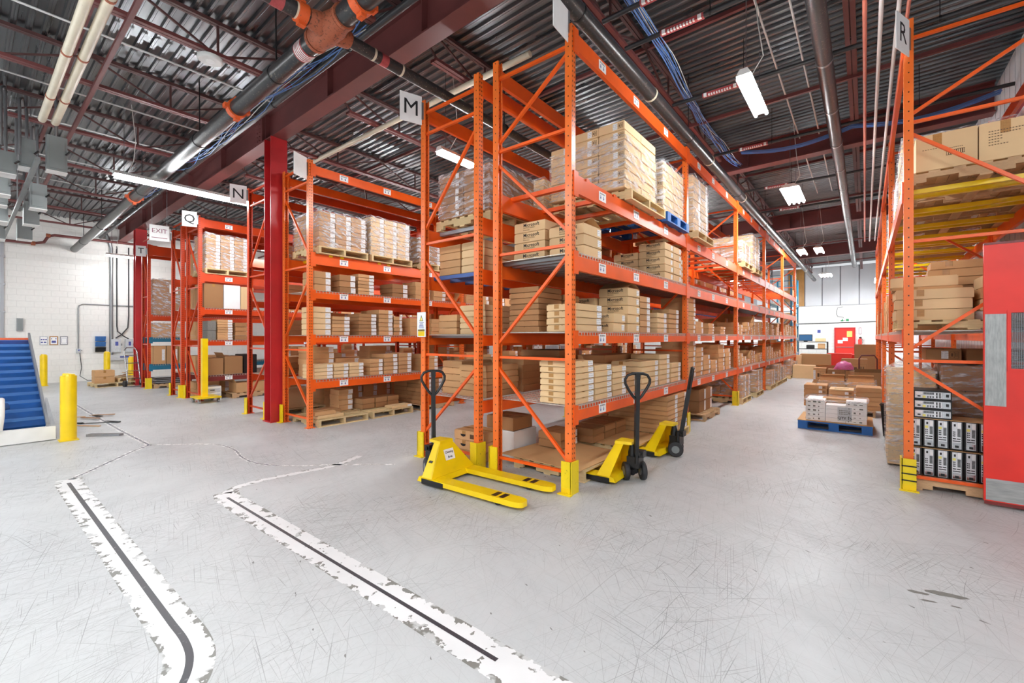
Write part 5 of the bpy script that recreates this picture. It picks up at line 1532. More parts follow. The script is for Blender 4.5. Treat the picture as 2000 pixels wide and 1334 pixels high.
t = thing('conveyor', 'blue cleated incline conveyor with white front panel', 'conveyor', (-9.85, 0, 0))
Y0, Y1 = -0.25, 0.90
run, z0, z1 = -3.0, 0.22, 1.52
MB().hull8([(-0.12, Y0, z0 - 0.08), (-0.05, Y0, z0 - 0.04), (-0.05, Y1 - 0.08, z0 - 0.04), (-0.12, Y1 - 0.08, z0 - 0.08)][::1],
           [(run, Y0, z1 - 0.02), (run + 0.0, Y0, z1), (run, Y1 - 0.08, z1), (run, Y1 - 0.08, z1 - 0.02)]) if False else None
sl = Vector((run + 0.1, 0, z1 - z0)); ln = sl.length; u = sl.normalized()
mb = MB().bar(Vector((-0.1, (Y0 + Y1 - 0.08) / 2, z0)), Vector((-0.1, (Y0 + Y1 - 0.08) / 2, z0)) + sl, Y1 - 0.08 - Y0, 0.05)
belt = mb.build('belt', 'conveyor_blue', t)
for k in range(12):
    p = Vector((-0.1, 0, z0)) + u * (0.16 + k * (ln - 0.2) / 11) + Vector((0, 0, 0.045))
    MB().bar((p.x, Y0, p.z), (p.x, Y1 - 0.085, p.z), 0.02, 0.05).build('cleat', 'conveyor_blue_edge', belt)
mb = MB()
pts = [(0.0, 0.02), (0.0, 0.27), (-0.45, 0.50), (run, z1 + 0.16), (run, z1 - 0.2), (-0.6, 0.02)]
mb.add([(x, Y1 - 0.08, z) for x, z in pts] + [(x, Y1 - 0.05, z) for x, z in pts], [tuple(range(6)), tuple(range(11, 5, -1))] + [(i, i + 6, (i + 1) % 6 + 6, (i + 1) % 6) for i in range(6)])
mb.build('side_guard', 'grey_steel', t)
MB().hull8([(-0.02, Y0 - 0.1, 0.012), (0.03, Y0 - 0.1, 0.012), (0.03, Y1 + 0.02, 0.012), (-0.02, Y1 + 0.02, 0.012)], [(-0.06, Y0 - 0.1, 0.225), (0.02, Y0 - 0.1, 0.225), (0.02, Y1 + 0.02, 0.215), (-0.06, Y1 + 0.02, 0.215)]).build('front_panel', 'white_enamel', t)
MB().hull8([(-0.5, Y1 - 0.05, 0.02), (0.02, Y1 - 0.05, 0.02), (0.02, Y1 + 0.03, 0.02), (-0.5, Y1 - 0.03, 0.02)], [(-0.5, Y1 - 0.05, 0.62), (-0.02, Y1 - 0.05, 0.24), (-0.02, Y1 + 0.02, 0.24), (-0.5, Y1 - 0.03, 0.62)]).build('corner_wing', 'grey_steel', t)
MB().box(run - 0.05, run + 0.05, Y0, Y1 - 0.08, z1 + 0.02, z1 + 0.06).build('head_bar', 'coupling_orange', t)
mb = MB()
for x in (-2.6, -1.4):
    zt = z0 + (z1 - z0) * (-x / 3.0) - 0.05
    for yy in (Y0 + 0.05, Y1 - 0.12): mb.box(x - 0.03, x + 0.03, yy - 0.03, yy + 0.03, 0, zt)
mb.build('support_leg', 'grey_steel', t)
t2 = MB().tube([(0.0, 0, 0), (-0.02, 0.02, 0.2), (-0.1, 0.03, 0.36), (-0.24, 0.04, 0.42)], [0.05, 0.05, 0.045, 0.04], 10).build('control_arm', 'white_enamel', t, (0.06, 0.33, 0.24))
MB().tube([(-0.10, -0.03, 0.30), (-0.16, 0.10, 0.33)], 0.055, 12).build('blue_cap', 'conveyor_blue', t2)

def bollard(x, y, h, r, label):
    t = thing('bollard', label, 'bollard', (x, y, 0), 0, 'yellow safety bollards')
    MB().tube([(0, 0, 0), (0, 0, h - 0.02), (0, 0, h)], [r, r, r * 0.96], 22).build('sleeve', 'yellow_paint', t)
    MB().tube([(0.01, 0, h), (0.012, 0.004, h + 0.03)], [r * 0.8, r * 0.72], 18).build('cap', 'yellow_paint', t)
    MB().box(-r * 1.15, r * 1.15, -r * 1.15, r * 1.15, 0, 0.012).build('base_plate', 'guard_yellow', t)
bollard(-9.64, 1.04, 1.0, 0.095, 'scratched yellow bollard beside the conveyor')
bollard(-20.9, 1.68, 1.0, 0.09, 'yellow bollard behind the conveyor side guard')
bollard(-20.9, 3.22, 1.05, 0.09, 'yellow bollard by wall below blue file trays')
bollard(-20.9, 3.88, 0.85, 0.09, 'short yellow bollard by wall below grey switchgear')

# yellow post dolly in front of rack Q
t = thing('post_dolly', 'yellow post on a wheeled dolly in front of rack signed Q', 'dolly', (-12.62, 3.72, 0))
MB().box(-0.28, 0.28, -0.22, 0.28, 0.115, 0.15).build('platform', 'yellow_paint', t)
MB().box(-0.06, 0.06, -0.06, 0.06, 0.15, 1.56).build('post', 'yellow_paint', t)
for sx in (-0.22, 0.22):
    for sy in (-0.17, 0.23):
        cst = MB().tube([(sx, sy - 0.02, 0.055), (sx, sy + 0.02, 0.055)], 0.055, 14).build('caster', 'chrome', t)
        MB().box(sx - 0.03, sx + 0.03, sy - 0.03, sy + 0.03, 0.09, 0.116).build('fork_plate', 'galvanised', cst)

# ================================================================ things on the left wall
def frame_pic(y, z, w, h, fm, inner, label, marks):
    t = thing('framed_notice', label, 'notice', (XL + 0.004, y, z), 0, 'framed notices on the block wall')
    MB().box(0, 0.02, -w / 2, w / 2, -h / 2, h / 2).build('frame', fm, t)
    MB().box(0.02, 0.022, -w / 2 + 0.025, w / 2 - 0.025, -h / 2 + 0.025, h / 2 - 0.025).build('sheet', inner, t)
    mb = MB()
    for (a, b, c, d) in marks: mb.box(0.022, 0.0232, a * w, b * w, c * h, d * h)
    mb.build('printing', 'ink_blue', t)
frame_pic(1.77, 1.47, 0.20, 0.30, 'grey_panel', 'white_paper', 'framed notice with two rows of blue marks', [(-.35, -.15, .05, .2), (-.08, .1, .05, .2), (.18, .36, .05, .2), (-.35, -.1, -.25, -.12), (0, .3, -.25, -.12)])
frame_pic(2.01, 1.47, 0.21, 0.30, 'tape', 'white_paper', 'notice in a tan wooden frame on the block wall', [(-.25, .25, -.25, 0), (-.3, -.2, .15, .28), (.2, .3, .15, .28)])
frame_pic(2.26, 1.47, 0.20, 0.30, 'grey_steel', 'white_paper', 'pale notice in a thin dark frame by the wall conduit', [(-.3, .3, -.3, -.28), (-.3, .3, .25, .27), (-.3, -.28, -.3, .27), (.28, .3, -.3, .27)])
t = thing('file_trays', 'three stacked blue and black wall file trays', 'file trays', (XL + 0.004, 3.2, 1.05))
for k in range(3):
    MB().hull8([(0, -0.14, k * 0.2), (0.10, -0.14, k * 0.2), (0.10, 0.14, k * 0.2), (0, 0.14, k * 0.2)], [(0, -0.14, k * 0.2 + 0.17), (0.16, -0.14, k * 0.2 + 0.17), (0.16, 0.14, k * 0.2 + 0.17), (0, 0.14, k * 0.2 + 0.17)]).build('tray', 'black_plastic' if k == 0 else 'conveyor_blue_edge', t)
def wall_box(y, z, w, h, d, label, m='grey_panel'):
    t = thing('wall_switch', label, 'electrical box', (XL + 0.004, y, z))
    MB().box(0, d, -w / 2, w / 2, 0, h).build('enclosure', m, t)
    MB().box(d, d + 0.012, -w / 2 + 0.015, w / 2 - 0.015, 0.02, h - 0.02).build('cover', m, t)
    MB().box(d, d + 0.05, w / 2 - 0.005, w / 2 + 0.03, h * 0.5, h * 0.66).build('lever', 'grey_steel', t)
    MB().box(d + 0.012, d + 0.0135, -w * 0.1, w * 0.22, h * 0.5, h * 0.8).build('label_plate', 'ink_blue', t)
wall_box(3.62, 1.02, 0.27, 0.5, 0.16, 'larger grey wall disconnect with dark label')
wall_box(4.0, 1.02, 0.22, 0.5, 0.14, 'smaller grey wall disconnect near the red column')
wall_box(3.8, 0.72, 0.8, 0.2, 0.2, 'long grey wire trough under the wall disconnects')
wall_box(2.62, 1.02, 0.12, 0.16, 0.08, 'small grey outlet box at the foot of wall conduit')
def wpipe(pts, r, m, label, name='wall_conduit', cat='conduit'):
    p0 = Vector(pts[0])
    o = MB().tube([Vector(p) - p0 for p in pts], r, 8).build(name, m, None, p0)
    tag(o, label, cat)
wpipe([(XL + 0.03, 2.62, 1.18), (XL + 0.03, 2.62, 2.62), (XL + 0.03, 2.64, 2.72), (XL + 0.03, 2.74, 2.78), (XL + 0.03, 4.6, 2.78)], 0.018, 'galvanised', 'thin conduit bending over the block wall to the red column')
wpipe([(XL + 0.05, 3.5, 0.9), (XL + 0.05, 3.5, 4.9), (XL + 0.08, 3.42, 5.2), (XL + 0.3, 3.3, 5.4)], 0.055, 'galvanised', 'thick grey riser conduit beside the blue trays')
wpipe([(XL + 0.04, 3.66, 5.0), (XL + 0.04, 3.66, 2.0), (XL + 0.06, 3.68, 1.8), (XL + 0.06, 3.86, 1.62), (XL + 0.06, 4.0, 1.52)], 0.02, 'dark_pipe', 'black cable dropping to the smaller wall disconnect')
wpipe([(XL + 0.04, 4.0, 5.0), (XL + 0.04, 4.0, 2.4), (XL + 0.06, 3.97, 1.95), (XL + 0.06, 3.8, 1.7), (XL + 0.06, 3.62, 1.55)], 0.02, 'dark_pipe', 'black cable curving to the larger wall disconnect')
wpipe([(XL + 0.03, 4.14, 5.0), (XL + 0.03, 4.14, 1.55)], 0.012, 'galvanised', 'thin steel conduit straight down beside the red column')
wpipe([(XL + 0.04, 2.66, 1.02), (XL + 0.05, 2.70, 0.5), (XL + 0.06, 2.66, 0.2), (XL + 0.08, 2.85, 0.03), (XL + 0.12, 3.2, 0.02)], 0.010, 'black_plastic', 'dark cord hanging from the outlet box to the floor', 'power_cord', 'cord')
t = thing('wall_speaker', 'flat grey panel box on the block wall above the conveyor', 'wall panel', (XL + 0.004, 1.22, 1.80))
MB().box(0, 0.10, -0.07, 0.07, 0, 0.42).build('body', 'grey_steel', t); MB().box(0.10, 0.104, -0.06, 0.06, 0.02, 0.4).build('grille', 'grey_enamel', t)
t = thing('door_track', 'grey steel door track standing at the wall by the conveyor', 'track', (XL + 0.01, 0.84, 0))
MB().box(0, 0.07, -0.05, 0.03, 0, 4.7).build('rail', 'grey_steel', t)
for k in range(5): MB().box(0, 0.09, -0.07, 0.06, 0.6 + k * 0.9, 0.66 + k * 0.9).build('bracket', 'galvanised', t)
t = thing('red_standpipe', 'red-brown wall pipe with elbows at the wall top', 'pipe', (XL + 0.35, 1.3, 4.72))
MB().tube([(0, -1.2, 0), (0, 0.2, 0), (0, 0.45, 0.08), (0, 0.55, 0.3), (0, 0.7, 0.36), (0, 3.5, 0.4)], 0.045, 10).build('pipe_run', 'primer_red', t)
for yy, zc in ((0.2, 0), (0.55, 0.32)): MB().tube([(0, yy - 0.05, zc), (0, yy + 0.05, zc)], 0.07, 12).build('elbow_collar', 'rust', t)
# pallet with cartons and a hand truck by the wall
pallet(-19.3, 3.12, 0, 'wooden pallet near the wall with two brown cartons', 1.0, 1.05, 0.06, 'wood', 'x')
for k in range(2):
    carton(-19.15, 2.86, 0.132 + k * 0.2, 0.5, 0.48, 0.198, '%s brown carton on the pallet by the wall' % ('lower', 'upper')[k], 'cartons on wall pallet', 'cardboard', None, '+x')
pallet(-19.35, 3.45, 0.135, 'loose pallet lying on another pallet by the wall', 0.8, 0.6, 0.1, 'wood', 'x')
t = thing('scrap_heap', 'heap of broken boards on the pallet by the wall', 'scrap')
t.location = (-19.5, 3.55, 0.27)
for k in range(5):
    MB().bar((random.uniform(-.3, 0), -0.3 + k * 0.1, 0.01 + 0.02 * k), (random.uniform(0.1, .3), random.uniform(-.2, .3), 0.03 + 0.03 * k), 0.09, 0.015).build('board', 'old_pallet_wood', t)
t = thing('hand_truck', 'aluminium hand truck leaning on the red column', 'hand truck', (-18.45, 3.5, 0), 0.2)
mb = MB()
for s in (-0.17, 0.17): mb.tube([(0, s, 0.1), (-0.25, s, 1.15)], 0.018, 8)
mb.tube([(-0.25, -0.17, 1.15), (-0.28, -0.1, 1.25), (-0.28, 0.1, 1.25), (-0.25, 0.17, 1.15)], 0.018, 8)
for k in range(4): mb.bar((-0.03 - k * 0.06, -0.17, 0.25 + k * 0.25), (-0.03 - k * 0.06, 0.17, 0.25 + k * 0.25), 0.03, 0.02)
mb.build('frame', 'chrome', t)
for s in (-0.22, 0.22): MB().tube([(-0.06, s - 0.03, 0.1), (-0.06, s + 0.03, 0.1)], 0.1, 14).build('wheel', 'rubber', t)
MB().box(0, 0.22, -0.2, 0.2, 0.01, 0.025).build('toe_plate', 'grey_steel', t)

t = thing('packing_bench', 'packing bench glimpsed through the racks behind sign M', 'bench', (-6.1, 9.2, 0))
MB().box(-0.7, 0.7, -0.4, 0.4, 0.98, 1.02).build('top', 'grey_panel', t)
for sx in (-0.65, 0.65):
    for sy in (-0.35, 0.35): MB().box(sx - 0.025, sx + 0.025, sy - 0.025, sy + 0.025, 0, 0.98).build('leg', 'grey_steel', t)
t = thing('desk_fan', 'white desk fan on the packing bench behind the racks', 'fan', (-6.35, 9.0, 1.02))
MB().tube([(0, 0, 0), (0, 0, 0.02), (0, 0, 0.22)], [0.1, 0.03, 0.02], 14).build('stand', 'white_enamel', t)
mb = MB()
for rr in (0.06, 0.1, 0.14): mb.tube([(rr * math.cos(q * PI / 10), -0.05, 0.32 + rr * math.sin(q * PI / 10)) for q in range(21)], 0.005, 5)
for q in range(12): mb.bar((0, -0.05, 0.32), (0.14 * math.cos(q * PI / 6), -0.05, 0.32 + 0.14 * math.sin(q * PI / 6)), 0.005, 0.005)
mb.build('cage', 'white_enamel', t)
for q in range(4):
    a_ = q * PI / 2
    MB().bar((0.02 * math.cos(a_), -0.02, 0.32 + 0.02 * math.sin(a_)), (0.12 * math.cos(a_), -0.02, 0.32 + 0.12 * math.sin(a_)), 0.06, 0.006, 0, (0.3, 1, 0)).build('blade', 'white_paper', t)
for k, xx in enumerate((-6.05, -5.65)):
    t = thing('monitor', ['pale monitor beside the desk fan on packing bench', 'pale monitor at the free end of packing bench'][k], 'monitor', (xx, 9.15, 1.02), 0.3 - 0.4 * k)
    MB().box(-0.17, 0.17, -0.015, 0.015, 0.1, 0.38).build('bezel', 'grey_panel', t); MB().box(-0.15, 0.15, -0.018, -0.015, 0.12, 0.36).build('screen', 'grey_steel', t)
    MB().box(-0.08, 0.08, -0.07, 0.07, 0, 0.015).build('foot', 'black_plastic', t); MB().box(-0.02, 0.02, -0.01, 0.01, 0.015, 0.1).build('neck', 'black_plastic', t)

# ================================================================ the aisle
def low_box(x, y, z, w, d, h, label, group, mat='cardboard', rz=0.0, wall=0.008):
    """an open-topped carton"""
    t = thing('open_carton', label, 'carton', (x, y, z), rz, group)
    mb = MB()
    a, b = w / 2, d / 2
    mb.box(-a, a, -b, b, 0, 0.01)
    mb.box(-a, a, -b, -b + wall, 0.01, h); mb.box(-a, a, b - wall, b, 0.01, h); mb.box(-a, -a + wall, -b + wall, b - wall, 0.01, h); mb.box(a - wall, a, -b + wall, b - wall, 0.01, h)
    mb.build('tray', mat, t)
    f = MB()
    f.hull8([(-a, -b, h), (a, -b, h), (a, -b + 0.005, h), (-a, -b + 0.005, h)], [(-a, -b - 0.05, h + 0.02), (a, -b - 0.05, h + 0.02), (a, -b - 0.05, h + 0.025), (-a, -b - 0.05, h + 0.025)])
    f.build('flap', mat, t)
    return t
pallet(-0.41, 9.72, 0, 'blue pallet in the aisle under the white carton row', 1.02, 1.05, 0.0, 'blue', 'y', 0.14, True)
tag(MB().box(-0.52, 0.52, -0.53, 0.5, 0, 0.008).build('cardboard_sheet', 'cardboard_inner', None, (-0.41, 9.74, 0.142)), 'cardboard sheet covering the blue aisle pallet', 'cardboard sheet')
t = thing('wrapped_load', 'white wrapped carton row with QTY sheet on blue aisle pallet', 'pallet load', (-0.39, 9.62, 0.152), 0, 'wrapped carton loads')
for k in range(3):
    for r in range(5):
        cw = 0.28
        if k == 1 and r == 4: continue
        MB().box(-0.42 + k * cw + 0.003, -0.42 + (k + 1) * cw - 0.003, -0.34, 0.30, r * 0.072, r * 0.072 + 0.069).build('carton', 'white_paper', t)
MB().box(-0.2, 0.24, 0.0, 0.28, 0.29, 0.36).build('carton', 'cardboard', t)
MB().box(0.03, 0.22, -0.3425, -0.3405, 0.03, 0.26).build('packing_sheet', 'grey_panel', t)
put('lettering', text_mesh('QTY 15', 0.058, 'ink_black', bold=0.001), t, (0.125, -0.3435, 0.075), FACE_MY)
mb = MB()
for r in range(3):
    for q in range(7): mb.box(0.05 + q * 0.022, 0.066 + q * 0.022, -0.3432, -0.342, 0.14 + r * 0.03, 0.152 + r * 0.03)
for k in (0, 2):
    for r in range(5):
        for q in range(3):
            wq, hq = random.uniform(0.012, 0.05), random.uniform(0.008, 0.03)
            mb.box(-0.39 + k * 0.28 + q * 0.075, -0.39 + k * 0.28 + q * 0.075 + wq, -0.3432, -0.3405, 0.02 + r * 0.072, 0.02 + r * 0.072 + hq)
mb.build('printed_mark', 'cardboard_grey', t)['kind'] = 'stuff'
MB().tube([(-0.43, -0.35, 0.36), (0.0, -0.355, 0.355), (0.42, -0.35, 0.36), (0.44, 0.0, 0.37), (0.42, 0.31, 0.37), (0.0, 0.315, 0.37), (-0.43, 0.31, 0.37), (-0.44, 0.0, 0.37), (-0.43, -0.35, 0.36)], 0.018, 8).build('film_rim', 'stretch_film', t)
fm = MB(); fm.add([(-0.43, -0.35, 0.002), (0.43, -0.35, 0.002), (0.43, 0.31, 0.002), (-0.43, 0.31, 0.002), (-0.43, -0.35, 0.36), (0.43, -0.35, 0.36), (0.43, 0.31, 0.36), (-0.43, 0.31, 0.36)], [(1, 2, 6, 5), (2, 3, 7, 6), (3, 0, 4, 7)])
fm.build('stretch_film', 'stretch_film', t)
# second pallet group
pallet(-0.36, 11.75, 0, 'pallet in the aisle under three carton stacks', 1.05, 1.05, 0, 'old', 'y')
for k, (xx, nn) in enumerate(((-0.82, 5), (-0.38, 4), (0.06, 5))):
    for i in range(nn):
        carton(xx, 11.6, 0.132 + i * 0.09, 0.40, 0.6, 0.088, '%s carton from bottom, %s aisle stack behind the white carton row' % (ORD[i], ('labelled', 'window-topped', 'plain')[k]), 'aisle carton stacks', 'cardboard', '-y' if k < 2 else None)
t = thing('slotted_cardboard', 'cardboard sheet with cut-out slot on the middle aisle stack', 'cardboard sheet', (-0.38, 11.6, 0.492))
mb = MB(); mb.box(-0.2, 0.2, -0.3, -0.08, 0, 0.02); mb.box(-0.2, 0.2, 0.06, 0.3, 0, 0.02); mb.box(-0.2, -0.12, -0.08, 0.06, 0, 0.02); mb.box(0.12, 0.2, -0.08, 0.06, 0, 0.02); mb.build('sheet', 'cardboard_pale', t)
pallet(-0.36, 14.2, 0, 'pallet in the aisle under the film-wrapped open cartons', 1.1, 1.1, 0, 'old', 'y')
w3 = wrapped_load(-0.36, 14.1, 0.135, 1.16, 0.9, 2, 2, 2, 0.17, 'film-wrapped low load in the aisle, third from rack R end', 'cardboard', None)
low_box(-0.65, 14.1, 0.48, 0.5, 0.6, 0.14, 'open carton on the aisle-rack side of film-wrapped load', 'open aisle cartons')
low_box(-0.08, 14.1, 0.48, 0.5, 0.6, 0.14, 'open carton on the rack R side of film-wrapped load', 'open aisle cartons')
pallet(-0.75, 18.0, 0, 'low pallet in the aisle below the pink bag', 1.2, 1.1, 0, 'old', 'y')
carton(-1.15, 17.8, 0.132, 0.34, 0.6, 0.45, 'brown carton with fragile mark below the pink bag', 'cartons around pink bag', 'cardboard', '-y')
carton(-0.72, 17.8, 0.132, 0.46, 0.6, 0.42, 'brown carton with big white label below the pink bag', 'cartons around pink bag', 'cardboard_dark', '-y')
carton(-0.25, 17.8, 0.132, 0.42, 0.6, 0.40, 'plain dark carton right below the pink bag', 'cartons around pink bag', 'cardboard_dark')
low_box(-1.0, 18.32, 0.132, 0.6, 0.38, 0.5, 'open brown carton behind the pink bag', 'cartons around pink bag')
bag = MB()
random.seed(4)
rings = []
for q in range(7):
    th = PI / 2 * q / 6
    rings.append([(0.27 * math.cos(th) * math.cos(2 * PI * k / 16) * random.uniform(.88, 1.08), 0.22 * math.cos(th) * math.sin(2 * PI * k / 16) * random.uniform(.88, 1.08), 0.27 * math.sin(th) * random.uniform(.92, 1.06)) for k in range(16)])
bag.add([v for r in rings for v in r], [(q * 16 + k, q * 16 + (k + 1) % 16, (q + 1) * 16 + (k + 1) % 16, (q + 1) * 16 + k) for q in range(6) for k in range(16)], 0, True)
tag(bag.build('plastic_bag', 'pink_plastic', None, (-0.52, 17.75, 0.55)), 'pink plastic bag lying on the aisle cartons', 'bag')
carton(0.0, 16.2, 0, 0.6, 0.6, 0.6, 'brown carton with slanting open lid in the aisle', 'cartons around pink bag', 'cardboard_dark', None, None, 0.2, flaps='open')
carton(-0.3, 20.5, 0, 0.75, 0.6, 0.8, 'tall dark carton with foil label past the pink bag', 'cartons around pink bag', 'cardboard_dark', '-y')
carton(0.05, 22.5, 0, 0.75, 0.5, 1.3, 'upright brown sheet carton standing by rack R uprights', 'cartons around pink bag', 'cardboard_dark')
carton(-1.75, 20.6, 0, 0.9, 0.6, 0.5, 'wide pale carton at end of aisle rack', 'cartons at far aisle end', 'cardboard_pale')
carton(-1.7, 23.6, 0.0, 1.1, 0.6, 0.85, 'large tan crate-like carton at far aisle end', 'cartons at far aisle end', 'cardboard')
carton(-2.35, 23.0, 0, 0.35, 0.5, 0.8, 'narrow pale carton against the end of aisle rack', 'cartons at far aisle end', 'cardboard_pale')
carton(-0.9, 25.0, 0, 0.9, 0.6, 0.85, 'red printed carton pile before the red exit door', 'cartons at far aisle end', 'door_red')
carton(-0.1, 25.4, 0, 0.7, 0.6, 0.8, 'second red printed carton before the red exit door', 'cartons at far aisle end', 'door_red')
# steel cart by rack R
t = thing('steel_cart', 'dark steel hand cart with curved handle beside rack R', 'cart', (0.22, 17.0, 0))
mb = MB().tube([(-0.35, -0.4, 0.1), (-0.35, -0.4, 0.95), (-0.3, -0.4, 1.05), (0.0, -0.4, 1.06), (0.06, -0.4, 0.95), (0.06, -0.4, 0.1)], 0.02, 8)
mb.build('handle_frame', 'primer_red', t)
MB().box(-0.36, 0.06, -0.4, 0.4, 0.1, 0.14).build('deck', 'black_metal', t)
for sx in (-0.3, 0.0): MB().tube([(sx, -0.36, 0.05), (sx, -0.32, 0.05)], 0.05, 10).build('wheel', 'rubber', t)
t = thing('waste_bin', 'black plastic bin squeezed beside the bulging wrapped load', 'bin', (0.33, 9.3, 0))
MB().tube([(0, 0, 0), (0, 0, 0.48), (0, 0, 0.5)], [0.10, 0.135, 0.14], 18).build('body', 'black_plastic', t)
MB().tube([(0, 0, 0.5), (0, 0, 0.53)], [0.15, 0.13], 18).build('lid', 'black_metal', t)

# ================================================================ far wall
t = thing('exit_door', 'red exit door with paper notices in the far wall', 'door', (-0.96, YF - 0.03, 0))
MB().box(-0.45, 0.45, -0.02, 0.02, 0, 2.1).build('leaf', 'door_red', t)
mb = MB(); mb.box(-0.52, -0.45, -0.05, 0.03, 0, 2.18); mb.box(0.45, 0.52, -0.05, 0.03, 0, 2.18); mb.box(-0.45, 0.45, -0.05, 0.03, 2.1, 2.18); mb.build('door_frame', 'column_red', t)
MB().box(0.1, 0.36, -0.024, -0.02, 1.6, 1.95).build('yellow_notice', 'yellow_label', t)
MB().box(-0.35, -0.1, -0.024, -0.02, 1.2, 1.4).build('white_notice', 'white_paper', t); MB().box(-0.1, 0.15, -0.024, -0.02, 1.35, 1.55).build('white_notice', 'white_paper', t)
MB().box(-0.42, 0.42, -0.06, -0.02, 0.95, 1.0).build('push_bar', 'chrome', t)
t = thing('exit_sign', 'green running-man exit sign above the red door', 'sign', (-0.96, YF - 0.02, 2.52))
MB().box(-0.26, 0.26, -0.06, 0, 0, 0.22).build('housing', 'white_enamel', t)
mb = MB(); mb.box(-0.2, -0.06, -0.062, -0.06, 0.04, 0.12); mb.box(0.06, 0.2, -0.062, -0.06, 0.04, 0.18); mb.box(-0.14, -0.1, -0.062, -0.06, 0.12, 0.19); mb.box(-0.02, 0.02, -0.062, -0.06, 0.08, 0.12); mb.build('pictogram', 'ink_green', t)
t = thing('fire_extinguisher', 'red fire extinguisher mounted beside the red exit door', 'extinguisher', (-0.22, YF - 0.12, 1.0))
MB().tube([(0, 0, 0), (0, 0, 0.42), (0, 0, 0.5)], [0.09, 0.09, 0.04], 14).build('cylinder', 'door_red', t)
MB().box(-0.05, 0.07, -0.03, 0.03, 0.5, 0.6).build('valve', 'black_metal', t); MB().tube([(0.06, 0, 0.52), (0.13, 0, 0.4), (0.12, 0, 0.2)], 0.014, 6).build('hose', 'black_plastic', t)
t = thing('wall_notice', 'tall narrow red-edged notice over the extinguisher', 'notice', (-0.22, YF - 0.004, 1.75))
MB().box(-0.06, 0.06, -0.012, 0, 0, 0.42).build('board', 'ink_red', t); MB().box(-0.04, 0.04, -0.014, -0.012, 0.03, 0.39).build('field', 'white_paper', t)
wpipe([(-1.0, YF - 0.03, 2.74), (-1.05, YF - 0.03, 2.82), (-1.3, YF - 0.03, 2.86), (-1.36, YF - 0.03, 3.0), (-1.36, YF - 0.03, 3.2), (-1.32, YF - 0.03, 3.4), (-1.05, YF - 0.03, 3.45)], 0.016, 'galvanised', 'bent conduit rising from the green exit sign')
wpipe([(-6, YF - 0.03, 2.42), (-1.8, YF - 0.03, 2.46), (0.6, YF - 0.03, 2.52)], 0.022, 'dark_pipe', 'dark cable line running along the far wall')
t = thing('workbench', 'black steel workbench shelf against the far wall', 'workbench', (-2.5, YF - 1.4, 0))
for sx in (-0.75, 0.75):
    for sy in (-0.3, 0.3): MB().box(sx - 0.025, sx + 0.025, sy - 0.025, sy + 0.025, 0, 1.3 if sy < 0 else 1.3).build('leg', 'black_metal', t)
for z in (0.1, 0.85, 1.27): MB().box(-0.78, 0.78, -0.32, 0.32, z, z + 0.04).build('shelf', 'black_metal', t)
t = thing('monitor', 'wide monitor with blue screen on the far workbench', 'monitor', (-2.85, YF - 1.4, 1.31))
MB().box(-0.35, 0.35, -0.02, 0.02, 0.04, 0.44).build('bezel', 'black_plastic', t); MB().box(-0.32, 0.32, -0.024, -0.02, 0.07, 0.41).build('screen', 'screen_glow', t); MB().box(-0.1, 0.1, -0.08, 0.08, 0, 0.04).build('stand', 'black_plastic', t)
carton(-2.1, YF - 1.4, 1.31, 0.5, 0.4, 0.2, 'pale carton beside the monitor on far workbench', 'cartons on far workbench', 'cardboard_pale')
carton(-2.6, YF - 1.4, 0.895, 0.4, 0.4, 0.22, 'dark carton on middle board of far workbench', 'cartons on far workbench', 'black_plastic')
carton(-2.05, YF - 1.4, 0.895, 0.35, 0.4, 0.3, 'tan carton on middle board of far workbench', 'cartons on far workbench', 'cardboard')
t = thing('wall_notice', 'white paper notice board above the far workbench', 'notice', (-2.3, YF - 0.004, 1.75))
MB().box(-0.5, 0.5, -0.01, 0, 0, 0.4).build('board', 'white_paper', t); MB().box(-0.05, 0.12, -0.012, -0.01, 0.1, 0.3).build('printing', 'ink_blue', t)
# teal shelving past the end of the aisle rack
LV_E = [(3.3, 0.14, 'teal_paint', 'wire'), (2.3, 0.14, 'teal_paint', 'wire'), (1.55, 0.14, 'teal_paint', 'wire'), (0.8, 0.14, 'teal_paint', 'wire')]
E1 = rack('teal framed shelving past the far end of aisle rack', -2.75, 25.2, 1.0, 1, 2.6, LV_E, BR_B, 1, 4.6, 'teal_paint', 'teal_paint', guards=(0,), labels_to=0)
random.seed(31)
for z in (3.31, 2.31, 1.56, 0.81):
    for k in range(4):
        far_stack(-3.05, 25.6 + k * 0.58, z, 0.5, 0.5, random.uniform(0.12, 0.18), random.randint(2, 4))
random.seed(41)
for (xc, y0, nb_, zs_, b0) in ((-9.62, 3.78, 4, (2.363, 1.633, 0.843, 0.02), 0), (-13.35, 3.72, 3, (2.333, 1.523, 0.633, 0.02), 1), (-14.5, 3.66, 3, (3.2, 2.333, 1.523, 0.633, 0.02), 1), (-4.15, 3.92, 4, (0.02, 3.06), 1), (-17.6, 3.62, 2, (2.28, 1.58, 0.75), 1)):
    for z in zs_:
        yy = y0 + b0 * P + (1.25 if b0 == 0 else 0.15)
        while yy < y0 + nb_ * P - 0.6:
            d = random.uniform(0.35, 0.6); h = random.uniform(0.08, 0.14)
            if (yy - y0) % P + d < P - 0.1 and (yy - y0) % P > 0.1:
                far_stack(xc, yy + d / 2, z, random.uniform(0.45, 0.62), d, h, random.randint(3, 5))
            yy += d + random.choice((0.02, 0.05, 0.25))
o = FAR.build('carton', ('cardboard', 'print_label'), None)
tag(o, 'crowd of small far cartons filling the distant rack bays', 'cartons', 'cartons in distant bays', 'stuff')

